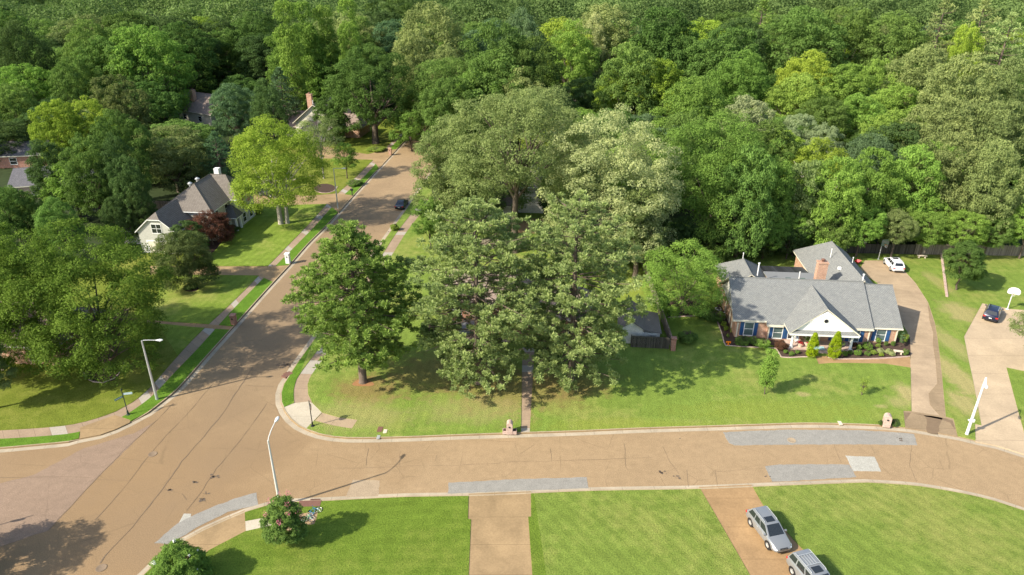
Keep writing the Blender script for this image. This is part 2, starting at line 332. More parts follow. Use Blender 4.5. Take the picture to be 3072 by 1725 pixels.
# ------------------------------------------------------------------ ground, road, kerbs, lawns
def structure(o): o['kind'] = 'structure'; return o
def px(pts, z=0.0): return [G(x, y, z) for x, y in pts]
g = MB(); g.face([(-900, -60, -.08), (900, -60, -.08), (900, 1300, -.08), (-900, 1300, -.08)]); structure(g.build('ground', M['soil']))
KA = [(-500, 1352), (-150, 1352), (0, 1348), (81, 1341), (207, 1329), (238, 1320), (301, 1308), (346, 1292), (391, 1270), (446, 1241), (491, 1206), (536, 1168), (622, 1071), (712, 971),
      (800, 872.5), (869, 797.6), (925, 733.6), (983.5, 675), (1058, 592), (1146, 497), (1205, 434.6), (1265, 370), (1318, 312), (1360, 266)]
KB = [(1420, 345), (1345, 450), (1277, 545), (1174, 690), (1140, 738), (1050, 866), (923, 1045), (886.5, 1096), (864, 1132), (849, 1155), (841, 1182), (842, 1210), (853.7, 1237), (871, 1260), (895, 1280), (923, 1294), (957.4, 1306),
      (999, 1314), (1044, 1317.5), (1116.5, 1317.5), (1216.7, 1315), (1372, 1309), (1550, 1303), (1721, 1297.5), (1920, 1289), (2112, 1283), (2272, 1278), (2410, 1274), (2549, 1276), (2640, 1280), (2714.5, 1286), (2794, 1298.5), (2873.5, 1312),
      (2929, 1325.5), (2988, 1338), (3072, 1365), (3180, 1405), (3400, 1500)]
KC = [(300, 1830), (370, 1770), (425, 1725), (480, 1672), (540, 1626), (606, 1590), (676, 1558), (736.4, 1533), (800, 1514), (870, 1504), (971, 1500), (1047, 1496), (1213, 1488), (1441.5, 1484), (1600, 1477), (1766, 1470), (1922, 1467), (2056.6, 1465), (2150, 1462), (2272, 1457),
      (2400, 1452), (2507, 1448), (2597, 1445), (2670, 1449), (2756, 1456), (2887, 1478), (2984, 1501), (3072, 1530), (3200, 1585), (3330, 1650)]
def dens(pts, step=1.2):
    """smooth resampling of a ground polyline"""
    P = [Vector((*p, 0)) for p in pts]; out = []
    for i in range(len(P) - 1):
        p0, p1, p2, p3 = P[max(i - 1, 0)], P[i], P[i + 1], P[min(i + 2, len(P) - 1)]
        n = max(1, int((p2 - p1).length / step))
        m1 = (p2 - p0) * .5; m2 = (p3 - p1) * .5
        d = (p2 - p1).length
        if m1.length > 0: m1 = m1.normalized() * min(m1.length, d)
        if m2.length > 0: m2 = m2.normalized() * min(m2.length, d)
        for k in range(n):
            s_ = k / n; a = 2 * s_**3 - 3 * s_**2 + 1; b = s_**3 - 2 * s_**2 + s_; c_ = -2 * s_**3 + 3 * s_**2; d_ = s_**3 - s_**2
            q = p1 * a + m1 * b + p2 * c_ + m2 * d_; out.append((q.x, q.y))
    out.append((P[-1].x, P[-1].y)); return out
kA, kB, kC = dens(px(KA)), dens(px(KB)), dens(px(KC))
def offset(pl, d):
    out = []
    for i, p in enumerate(pl):
        a = Vector(pl[max(i - 1, 0)]); b = Vector(pl[min(i + 1, len(pl) - 1)]); t_ = (b - a).normalized()
        out.append((p[0] - t_.y * d, p[1] + t_.x * d))
    return out
def inside(p, poly):
    x, y = p; r = False
    for i in range(len(poly)):
        (x0, y0), (x1, y1) = poly[i], poly[i - 1]
        if (y0 > y) != (y1 > y) and x < (x1 - x0) * (y - y0) / (y1 - y0) + x0: r = not r
    return r
# road sheet under everything between the blocks
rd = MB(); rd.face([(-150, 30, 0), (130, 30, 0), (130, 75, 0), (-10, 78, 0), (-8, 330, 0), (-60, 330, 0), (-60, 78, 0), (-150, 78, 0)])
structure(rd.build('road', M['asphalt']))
HARD = []      # hard or planted surfaces cut out of the lawns
def slab(name, pts, z, mat, world=False, z0=-.05, cut=True, st=True):
    P = pts if world else px(pts)
    m = MB(); m.prism(P, z0, z, 0)
    o = m.build(name, mat)
    if st: structure(o)
    if cut: HARD.append(P)
    return o
def resample(pl, n):
    P = [Vector(p) for p in pl]; d = [0]
    for i in range(1, len(P)): d.append(d[-1] + (P[i] - P[i - 1]).length)
    out = []
    for k in range(n + 1):
        t_ = d[-1] * k / n; i = max(j for j in range(len(d)) if d[j] <= t_ + 1e-9); i = min(i, len(P) - 2)
        out.append(P[i].lerp(P[i + 1], (t_ - d[i]) / max(1e-9, d[i + 1] - d[i])))
    return out, d[-1]
def strip(name, a, b, z, mat, z0=-.05, smooth=True, ofs=0.0):
    a, b = px(a), px(b)
    if smooth: a, b = dens(a), dens(b)
    n = max(4, int(max(resample(a, 4)[1], resample(b, 4)[1]) / 1.0)); A, la = resample(a, n); B, lb = resample(b, n); le = (la + lb) / 2
    m = MB()
    for i in range(n):
        q = [(*A[i], z), (*A[i + 1], z), (*B[i + 1], z), (*B[i], z)]
        v0, v1 = ofs + le * i / n, ofs + le * (i + 1) / n
        m.face(q, 0, [(0, v0), (0, v1), (1.3, v1), (1.3, v0)])
        for s_ in (A, B): m.face([(*s_[i], z0), (*s_[i + 1], z0), (*s_[i + 1], z), (*s_[i], z)], 0)
    o = m.build(name, mat, merge=True); structure(o)
    bm = bmesh.new(); bm.from_mesh(o.data); bmesh.ops.recalc_face_normals(bm, faces=bm.faces)
    up = sum(f.normal.z for f in bm.faces)
    if up < 0: bmesh.ops.reverse_faces(bm, faces=bm.faces)
    bm.to_mesh(o.data); bm.free()
    HARD.append([tuple(p) for p in A] + [tuple(p) for p in B[::-1]]); return o
# sidewalks of the left block
strip('sidewalk', [(-400, 1300), (-150, 1298), (0, 1294), (155.6, 1284), (242, 1271.8), (345.7, 1239), (404.5, 1206), (453, 1163), (515, 1092), (588, 1012.5), (691, 915.7), (757, 850), (803.7, 801), (928, 673), (990.4, 604), (1073, 528), (1118, 483), (1149.5, 452), (1205, 400), (1262, 345), (1310, 297)],
      [(-400, 1326), (-150, 1324), (0, 1320), (155, 1310), (250, 1297), (352, 1262), (412, 1226), (460, 1189), (525, 1120), (600, 1042), (691, 940), (778, 850), (838, 789), (940, 686), (1011, 607), (1096, 528), (1135.6, 483), (1163, 452), (1215, 403), (1271, 348), (1318, 300)], .12, M['walk'])
slab('ramp', [(242, 1285), (345.7, 1248), (392, 1263), (391, 1270), (346, 1291), (301, 1307), (238, 1319)], .128, M['drive'])
# sidewalk of the corner lot
strip('sidewalk', [(1268, 600), (1190, 700), (1142.5, 773), (1040, 920), (950.5, 1057), (916, 1102), (888, 1144), (880.7, 1175), (883, 1214.7)],
      [(1296, 600), (1222, 695), (1177, 766), (1070, 925), (966, 1085), (933, 1130), (923, 1154), (924.6, 1185), (938.4, 1213)], .12, M['walk'], ofs=.7)
slab('ramp', [(883, 1212), (926.5, 1207), (938.4, 1213), (966, 1240.6), (920, 1288), (893, 1276), (869, 1256), (851, 1225)], .126, M['ramp'])
strip('sidewalk', [(966, 1240.6), (1012.7, 1254.5), (1073, 1262.4)], [(943.6, 1265), (1009, 1282), (1056, 1289)], .12, M['drive_h'], ofs=4)
strip('path', [(1567.4, 1045), (1563, 1301)], [(1603.7, 1045), (1589, 1301)], .12, M['walk'], ofs=2)
# driveways and paths of the left block
slab('driveway', [(450, 800), (657, 801), (815, 801), (869.4, 797.6), (821, 849), (776, 829), (622, 827), (450, 826)], .124, M['drive'])
slab('driveway', [(740, 556), (800, 574), (914, 590), (1011, 582), (1062, 588), (1016, 640), (983.5, 614), (862, 617), (760, 612), (700, 590)], .124, M['drive'])
slab('driveway', [(900, 474), (1000, 478), (1118, 481), (1137, 507), (1192, 449), (1149.5, 452), (1104, 464), (1021, 452), (940, 430)], .124, M['drive'])
strip('path', [(440, 962), (498, 967), (560, 971), (633, 976), (700, 982)], [(440, 972), (498, 975), (560, 982), (633, 988), (690, 992)], .124, M['drive_rust'])
# the right-hand house: driveway, apron, front walk, beds
slab('driveway', [(2733.5, 1238), (2730, 1071), (2722, 1000), (2672, 925), (2630, 850), (2604, 834), (2580, 806), (2593.5, 783.6), (2655, 783), (2714.5, 816.5), (2745.6, 850), (2783.6, 908.8), (2804, 971), (2813, 1023), (2825, 1126.6), (2837, 1254.5)], .124, M['drive_h'])
slab('driveway_apron', [(2709, 1235.5), (2733.5, 1236.5), (2837, 1253), (2859.7, 1259.7), (2872, 1312), (2800, 1299), (2714.5, 1286)], .132, M['wet'])
slab('path', [(2445, 1071), (2479, 1071), (2505, 1080), (2607, 1080), (2730, 1074), (2731, 1106), (2652, 1094), (2560, 1092), (2493, 1092), (2455, 1095)], .120, M['drive_rust'])
slab('driveway', [(2946, 912), (2891, 1012.5), (2905, 1085), (2918.5, 1147), (2942.7, 1278.7), (2923.6, 1275), (2925.4, 1327), (2988, 1339), (3080, 1368), (3074, 1310), (3050, 1223), (3018.7, 1105.8), (3140, 1130), (3180, 940), (3032.6, 929.5)], .124, M['drive_pale'])
# south driveways and the corner walk
slab('driveway', [(1406, 1484), (1404, 1560), (1413, 1562), (1406, 1725), (1400, 1900), (1608, 1900), (1596.8, 1725), (1584.7, 1554), (1593.4, 1553.4), (1592.7, 1477)], .124, M['drive'])
slab('driveway', [(2096.4, 1464), (2143, 1543), (2246.8, 1725), (2350, 1900), (2640, 1900), (2480, 1725), (2386, 1629.5), (2289, 1519), (2253.7, 1457)], .124, M['drive_rust'])
slab('ramp', [(734.7, 1534), (738, 1596.7), (629, 1653.7), (560, 1705), (520, 1640), (606, 1591), (676, 1559)], .128, M['drive'])
slab('sidewalk', [(735, 1567), (800, 1555), (820, 1553), (815, 1580), (795, 1584.6), (738, 1597)], .124, M['ramp'])
slab('dirt_patch', [(898, 1546), (925, 1540), (954, 1541), (950, 1560), (943.6, 1576), (915, 1580), (890, 1577), (870, 1600), (850, 1590)], .12, M['dirt'])
# beds
slab('garden_bed', [(2150, 972), (2165, 1005), (2176.7, 1039), (2206, 1041), (2271, 1045), (2330, 1048), (2342.6, 1073.6), (2400, 1074), (2446, 1072), (2446, 1040), (2330, 1000), (2190, 1000), (2185, 950), (2150, 905)], .15, M['mulch'])
slab('garden_bed', [(2480, 1073.5), (2505, 1079), (2607, 1079), (2670, 1075), (2731, 1071), (2729, 1015), (2700, 1015), (2480, 1030)], .15, M['mulch'])
slab('tree_ring', [(206 + 22 * math.cos(a) * 2.4 + 100, 1125 + 26 * math.sin(a)) for a in [k * math.pi / 9 for k in range(18)]], .15, M['mulch'])
slab('tree_ring', [(573 + 24 * math.cos(a), 868 + 10 * math.sin(a)) for a in [k * math.pi / 7 for k in range(14)]], .15, M['mulch'])
slab('tree_ring', [(975 + 33 * math.cos(a), 567 + 14 * math.sin(a)) for a in [k * math.pi / 7 for k in range(14)]], .15, M['mulch'])
slab('tree_ring', [(1090 + 30 * math.cos(a) * (1 + .2 * math.sin(3 * a)), 1152 + 13 * math.sin(a) * (1 + .25 * math.cos(2 * a))) for a in [k * math.pi / 12 for k in range(24)]], .166, M['straw'], cut=True)
slab('garden_bed', [(2005, 905), (2000, 955), (2110, 948), (2105, 905)], .15, M['mulch'])
slab('garden_bed', [(780, 640), (700, 690), (640, 760), (610, 770), (600, 740), (690, 660), (760, 632)], .15, M['mulch'])
def lawn(name, outer, mat, z=.16, regions=()):
    """lawn block with the paths, drives and beds cut out; regions = (polygon, material index) inside it"""
    polys = [outer] + [h for h in HARD] + [r[0] for r in regions]
    V = []; F = []
    for p in polys:
        n = len(V); a = sum(p[i][0] * p[(i + 1) % len(p)][1] - p[(i + 1) % len(p)][0] * p[i][1] for i in range(len(p)))
        if a < 0: p = p[::-1]
        V += [Vector(q) for q in p]; F.append(list(range(n, n + len(p))))
    ov, oe, of, _, _, orf = delaunay_2d_cdt(V, [], F, 1, 1e-4)
    mb = MB(); nh = len(HARD); edges = {}
    for f, src in zip(of, orf):
        if 0 not in src or any(1 <= s_ <= nh for s_ in src): continue
        mi = 0
        for s_ in src:
            if s_ > nh: mi = regions[s_ - nh - 1][1]
        P = [ov[i] for i in f]
        a = (P[1].x - P[0].x) * (P[2].y - P[0].y) - (P[2].x - P[0].x) * (P[1].y - P[0].y)
        if abs(a) < 1e-9: continue
        if a < 0: f = f[::-1]; P = P[::-1]
        mb.face([(q.x, q.y, z) for q in P], mi)
        for i in range(len(f)): edges.setdefault(tuple(sorted((f[i], f[(i + 1) % len(f)]))), []).append((f[i], f[(i + 1) % len(f)]))
    for e, l in edges.items():
        if len(l) == 1:
            a, b = ov[l[0][0]], ov[l[0][1]]
            mb.face([(a.x, a.y, -.05), (b.x, b.y, -.05), (b.x, b.y, z), (a.x, a.y, z)], 0)
    return structure(mb.build(name, mat))
# kerbs: top and face, with the gutter pan; lowered at the driveways
DROPS = [px(q) for q in ([(895, 775), (800, 880), (830, 890), (930, 780)], [(1075, 575), (1010, 645), (1040, 655), (1100, 580)], [(1205, 440), (1130, 512), (1150, 520), (1220, 450)],
                         [(2709, 1250), (2872, 1280), (2880, 1330), (2705, 1310)], [(2925, 1300), (3100, 1340), (3100, 1400), (2920, 1345)],
                         [(225, 1300), (410, 1255), (415, 1275), (330, 1330), (225, 1345)], [(600, 1640), (735, 1560), (720, 1520), (560, 1590), (500, 1650)], [(2090, 1440), (2090, 1500), (2270, 1500), (2270, 1430)], [(1404, 1450), (1404, 1500), (1594, 1500), (1594, 1450)])]
def kerb(pl, side, h=.155, wk=.17, wg=.55, low=False, face=1):
    inn, out = offset(pl, side * wk), offset(pl, -side * wg); m = MB(); le = 0
    tops = []
    for p in pl: tops.append(.135 if low else (.03 if any(inside(p, d) for d in DROPS) else h))
    for i in range(len(pl) - 1):
        l1 = le + (Vector(pl[i + 1]) - Vector(pl[i])).length; a, b = pl[i], pl[i + 1]; uvq = [(0, le), (0, l1), (.3, l1), (.3, le)]
        h0, h1 = tops[i], tops[i + 1]; e = .03 * side; sl_ = .04 if not low else .12
        A, B = Vector(a), Vector(b); ia, ib = Vector(inn[i]), Vector(inn[i + 1]); ua, ub = A.lerp(ia, sl_ / wk), B.lerp(ib, sl_ / wk)
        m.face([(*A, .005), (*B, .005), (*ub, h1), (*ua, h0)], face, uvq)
        m.face([(*ua, h0), (*ub, h1), (*ib, h1), (*ia, h0)], 0, uvq)
        m.face([(*ia, h0), (*ib, h1), (*ib, -.05), (*ia, -.05)], 0, uvq)
        m.face([(*out[i], .006), (*out[i + 1], .006), (*B, .005), (*A, .005)], 2, uvq); le = l1
    return structure(m.build('kerb', [M['kerb'], M['kerb_face'], M['gutter']]))
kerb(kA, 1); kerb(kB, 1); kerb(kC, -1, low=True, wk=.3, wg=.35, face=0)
iA, iB, iC = offset(kA, .17), offset(kB, .17), offset(kC, -.3)
blockA = iA + [(-60, 330), (-130, 330), (-160, 60)]
verge_px = lambda pts: px(pts)
lawn('lawn', blockA, [M['lawn_left'], M['verge'], M['soil'], M['lawn']], regions=[
    (px([(0, 1315), (155, 1303), (300, 1285), (412, 1220), (470, 1170), (690, 925), (838, 780), (940, 680), (1215, 395), (1330, 310), (1060, 640), (880, 810), (550, 1180), (480, 1230), (340, 1310), (0, 1365)]), 1),
    ([(-180, 96), (-72, 100), (-60, 108), (-60, 140), (-62, 170), (-40, 195), (-30, 240), (-60, 340), (-180, 340)], 2),
    (px([(500, 826), (800, 830), (540, 1080), (480, 985), (440, 960)]), 3), (px([(560, 800), (700, 640), (800, 600), (1000, 610), (820, 800)]), 3)])
backB = [(140, 20), (140, 106), (66, 107.4), (33.5, 108.8), (8, 110), (8, 126), (6, 214)]
lawn('lawn', iB + backB, [M['lawn_b'], M['verge'], M['soil']], regions=[
    (px([(905, 1110), (935, 1040), (890, 1040), (840, 1150), (835, 1220), (870, 1225), (884, 1200)]), 1), ([(-16, 128), (20, 128), (20, 240), (-20, 240)], 2)])
lawn('lawn', iC[::-1] + [(-40, 38), (-40, 20), (75, 20), (75, 40)], [M['lawn_rich'], M['lawn_rich2'], M['verge']], regions=[
    (px([(1595, 1440), (1650, 1800), (3200, 1900), (3300, 1500), (2600, 1430)]), 1)])
# asphalt patches, cracks, stains, manholes
def sheet(name, pts, mat, z=.008):
    P = px(pts); rn = random.Random(int(pts[0][0])); Q = []
    for i in range(len(P)):
        a, b = P[i], P[(i + 1) % len(P)]; n = max(1, int(math.dist(a, b) / .35))
        for k in range(n): Q.append((a[0] + (b[0] - a[0]) * k / n + rn.uniform(-.045, .045), a[1] + (b[1] - a[1]) * k / n + rn.uniform(-.045, .045)))
    m = MB(); m.prism(Q, .0, z, 0); return structure(m.build(name, mat))
sheet('asphalt_patch', [(463, 1629.5), (532, 1570.7), (590, 1541), (643, 1519), (705, 1496), (769, 1477), (774.5, 1513.7), (684.6, 1536), (605, 1574), (508, 1633)], M['patch'], .012)
sheet('asphalt_patch', [(534, 1573), (553, 1540), (574, 1541), (568, 1558)], M['patch_light'])
sheet('asphalt_patch', [(1346, 1448), (1553.7, 1437.6), (1759, 1431.4), (1766, 1465), (1550, 1473), (1344, 1481)], M['patch'], .012)
sheet('asphalt_patch', [(2169, 1297), (2272, 1292), (2376, 1289), (2583, 1291), (2721.6, 1299), (2742, 1302), (2751, 1335.6), (2583, 1333), (2272, 1335), (2205, 1337), (2186, 1329)], M['patch'], .012)
sheet('asphalt_patch', [(2294.5, 1399.6), (2340, 1394), (2438, 1392.7), (2548.6, 1394), (2569, 1432), (2317, 1446)], M['patch'], .012)
sheet('asphalt_patch', [(2536.5, 1367.4), (2624.6, 1371), (2642.6, 1414.5), (2560.7, 1413.4)], M['patch_light'], .016)
sheet('asphalt_patch', [(1057.7, 1440), (1140.6, 1441), (1133.7, 1489.5), (1037, 1492)], M['patch_tan'])
sheet('asphalt_patch', [(460, 1268), (400, 1300), (330, 1322), (250, 1345), (200, 1372), (100, 1425), (0, 1450), (-300, 1480), (-300, 1660), (0, 1640), (145, 1591), (294, 1432)], M['asphalt_pink'])
def ribbon(mb, pts, w_, z, jit=0.0, mat=0):
    P = px(pts); rng = random.Random(int(pts[0][0])); Q = []
    for i in range(len(P) - 1):
        n = max(1, int(math.dist(P[i], P[i + 1]) / .7))
        for k in range(n): Q.append((P[i][0] + (P[i + 1][0] - P[i][0]) * k / n + rng.uniform(-jit, jit), P[i][1] + (P[i + 1][1] - P[i][1]) * k / n + rng.uniform(-jit, jit)))
    Q.append(P[-1])
    L_, R_ = offset(Q, w_ / 2), offset(Q, -w_ / 2)
    ww = [rng.uniform(.35, 1.3) for _ in Q]
    for i in range(len(Q) - 1):
        a = [Vector(Q[i]).lerp(Vector(L_[i]), ww[i]), Vector(Q[i + 1]).lerp(Vector(L_[i + 1]), ww[i + 1]), Vector(Q[i + 1]).lerp(Vector(R_[i + 1]), ww[i + 1]), Vector(Q[i]).lerp(Vector(R_[i]), ww[i])]
        mb.face([(*p, z) for p in a[::-1]], mat)
cr = MB()
for pts, w_ in (([(300, 1690), (330, 1650), (400, 1580), (432, 1537), (490, 1465), (545, 1385), (612, 1308), (665, 1245), (700, 1190), (760, 1100)], .10), ([(285, 1560), (335, 1508), (390, 1440), (445, 1368), (500, 1305), (560, 1245), (640, 1150)], .045),
                ([(145, 1590), (294, 1432), (370, 1352), (463, 1268), (520, 1210)], .045), ([(560, 1530), (600, 1480), (650, 1405), (730, 1310), (800, 1210)], .04), ([(0, 1433), (90, 1432), (165, 1431), (270, 1433)], .05), ([(290, 1438), (385, 1442)], .03),
                ([(490, 1468), (545, 1482), (560, 1500)], .04), ([(1000, 1405), (1060, 1405), (1200, 1399), (1340, 1397), (1500, 1390)], .025), ([(1500, 1387), (1640, 1383), (1800, 1378), (1960, 1372)], .025), ([(1650, 1345), (1655, 1383)], .025), ([(1872, 1330), (1878, 1400), (1885, 1412)], .03),
                ([(1990, 1340), (2010, 1385), (2035, 1420)], .03), ([(2500, 1333), (2525, 1390)], .03), ([(2610, 1335), (2625, 1362)], .035), ([(2735, 1335), (2728, 1395), (2750, 1445)], .035), ([(2817, 1380), (2830, 1410)], .025), ([(2150, 1415), (2290, 1405)], .02),
                ([(820, 1160), (760, 1158), (735, 1155)], .06), ([(1105, 1345), (1097, 1400)], .03), ([(1200, 1350), (1198, 1420)], .02), ([(1310, 1365), (1305, 1385)], .03), ([(2900, 1330), (2960, 1350)], .02), ([(2060, 1410), (2066, 1460)], .03), ([(2145, 1410), (2152, 1455)], .02)):
    ribbon(cr, pts, w_, .02, .05)
structure(cr.build('road_cracks', M['crack'], merge=False))
ol = MB(); rng = random.Random(4)
for (x, y, r, n) in ((640, 1430, 14, 16), (583, 1447, 6, 6), (508, 1469, 5, 5), (605, 1500, 12, 10), (618, 1480, 8, 6), (1985, 1419, 12, 8), (2030, 1435, 16, 7), (2040, 1315, 2, 1), (860, 1095, 22, 60), (1165, 695, 8, 10), (2700, 1318, 14, 8), (2300, 1432, 10, 3)):
    for _ in range(n):
        a = rng.uniform(0, 6.28); d = r * rng.random(); c_ = G(x + d * math.cos(a) * 1.3, y + d * .5 * math.sin(a)); s_ = rng.uniform(.04, .16)
        ol.face([(c_[0] + s_ * rng.uniform(.6, 1.4) * math.cos(k), c_[1] + s_ * rng.uniform(.4, 1) * math.sin(k), .022) for k in [j * 1.05 for j in range(6)]])
structure(ol.build('road_stains', M['oil'], merge=False))
for i, (x, y, lb) in enumerate(((458, 1362.6, 'round manhole cover in the middle of the junction, on a long straight crack'), (304, 1704, 'round manhole cover at the bottom edge of the street beside the tree shadow'), (2375, 1321, 'round manhole cover set in the long grey asphalt patch'))):
    c_ = G(x, y); m = MB(); m.lathe([(0, .018), (.33, .018), (.34, .022), (.42, .022), (.43, .0)], (c_[0], c_[1], .01), 28, 0)
    tag(m.build('manhole_cover', M['iron'] if i < 2 else M['patch_tan'], smooth=True), lb, 'manhole cover', 'manhole covers in the road')
# storm drains
def drain(p, wx, rz, label, dy=.9):
    t = thing('storm_drain', label, 'storm drain', (*G(*p), 0), rz, 'storm drains at the kerbs')
    m = MB(); m.box(-wx, wx, -.45, dy * .35, 0, .17); m.build('drain_top', M['rust'], t)
    m = MB(); m.box(-wx * .1, wx * .8, dy * .35, dy * .75, .0, .035, 0)
    for k in range(8): m.box(-wx * .05 + k * wx * .1, wx * -.0 + k * wx * .1, dy * .37, dy * .73, .036, .06, 0)
    m.build('grate', M['rust'], t); return t
drain((930, 1513), 1.0, rad(2), 'rusty storm drain at the kerb beside the pink-flowering bush'); drain((861, 1126), .6, rad(58), 'storm drain in the kerb of the corner lot by the pine', .8)
# kerbside valve cover and meter boxes in the grass
for (x, y, s_, mt, lb) in ((1138, 1288, .35, 'rust', 'small rusty meter cover in the corner lot grass'), (1134, 1311, .22, 'metal', 'small grey meter lid by the kerb of the corner lot'), (2519, 1269, .25, 'stone', 'small meter box by the kerb of the brick house lawn'), (1154, 1294, .25, 'stone', 'pale flat stone in the corner lot grass')):
    c_ = G(x, y, .16); m = MB(); m.prism([(c_[0] + s_ * a, c_[1] + s_ * b * 1.3) for a, b in ((-.6, -1), (.9, -.9), (1, .9), (-.5, 1))], .1, .19)
    tag(m.build('meter_cover', M[mt]), lb, 'meter cover', 'ground covers in the lawns')
# wet stains on the right driveway
for pts in ([(2783, 908), (2804, 971), (2813, 1023), (2825, 1126), (2837, 1252), (2822, 1250), (2790, 1215), (2786, 1180), (2812, 1150), (2806, 1080), (2798, 1030), (2800, 1000), (2788, 960)], [(2772, 1246), (2800, 1248), (2828, 1254), (2823, 1266), (2817, 1278), (2818, 1292), (2810, 1302), (2795, 1300), (2781, 1296), (2778, 1284), (2781, 1270), (2780, 1258)],
            [(2711, 1237), (2733, 1238), (2724, 1250), (2716, 1262)], [(2735, 1238), (2837, 1255), (2858, 1262), (2866, 1290), (2850, 1268), (2822, 1258), (2780, 1250)]):
    m = MB(); m.prism(px(pts, .134), .12, .136); structure(m.build('wet_stain', M['wet']  if pts[0][0] == 2783 else M['wet2']))
# ------------------------------------------------------------------ trees and plants
def unit(v): return v / np.maximum(1e-9, np.linalg.norm(v, axis=1, keepdims=True))
def leaf_mesh(name, P, Nn, sz, tint, rg, aspect=1.7, axis=None, mat=None, bend=.0):
    """P centres, Nn normals, sz lengths: one kite-shaped leaf spray each"""
    n = len(P)
    r = unit(rg.normal(size=(n, 3))) if axis is None else axis
    u = unit(np.cross(Nn, r)) if axis is None else unit(axis)
    v = unit(np.cross(Nn, u)); s = sz[:, None]
    a = P - u * s * .5; b = P + v * s * (.5 / aspect) - u * s * .05; c = P + u * s * .5; d = P - v * s * (.5 / aspect) - u * s * .05
    V = np.stack([a, b, c, d], 1).reshape(-1, 3).astype(np.float32)
    me = bpy.data.meshes.new(name); me.vertices.add(4 * n); me.vertices.foreach_set('co', V.ravel())
    me.loops.add(4 * n); me.loops.foreach_set('vertex_index', np.arange(4 * n, dtype=np.int32))
    me.polygons.add(n); me.polygons.foreach_set('loop_start', np.arange(0, 4 * n, 4, dtype=np.int32))
    me.polygons.foreach_set('loop_total', np.full(n, 4, dtype=np.int32))
    me.update(calc_edges=True)
    at = me.attributes.new('tint', 'FLOAT', 'POINT'); at.data.foreach_set('value', np.repeat(np.clip(tint, 0, 1), 4).astype(np.float32))
    me.materials.append(mat or M['leaf']); return me
def clumps_to_leaves(name, cen, rad_, nl, ls, rg, flat=.75, up=.35, tintb=None, mat=None, aspect=1.7, low=-.35):
    n = len(cen); per = np.maximum(8, (nl * (rad_ / rad_.mean())**2)).astype(int)
    idx = np.repeat(np.arange(n), per); m = len(idx)
    d = unit(rg.normal(size=(m, 3))); d[:, 2] = np.where(d[:, 2] < low, -d[:, 2], d[:, 2])
    rr = rg.uniform(.45, 1.08, m)**.5
    off = d * rr[:, None]; off[:, 2] *= flat
    # ragged clumps
    w1 = 1 + .28 * np.sin(5 * np.arctan2(d[:, 1], d[:, 0]) + idx * 1.7) * (1 - d[:, 2]**2)
    P = cen[idx] + off * (rad_[idx] * w1)[:, None]
    Nn = unit(d * .75 + rg.normal(size=(m, 3)) * .45 + np.array([0, 0, up]))
    tb = rg.uniform(0, 1, n) if tintb is None else tintb
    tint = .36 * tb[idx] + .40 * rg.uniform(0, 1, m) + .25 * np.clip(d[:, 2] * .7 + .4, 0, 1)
    return leaf_mesh(name, P, Nn, ls * rg.uniform(.65, 1.35, m), tint, rg, aspect, mat=mat)
def tube_np(mb, pts, rs, n=7): mb.tube(pts, rs, n, 0, cap=False)
def broad(*a, **k):
    k['ls'] = k.get('ls', .42) * .56; k['nleaf'] = k.get('nleaf', 62) * 2.3; k['ncl'] = int(k.get('ncl', 190) * 1.5); k['cr'] = k.get('cr', .135) * .92; return broad_(*a, **k)
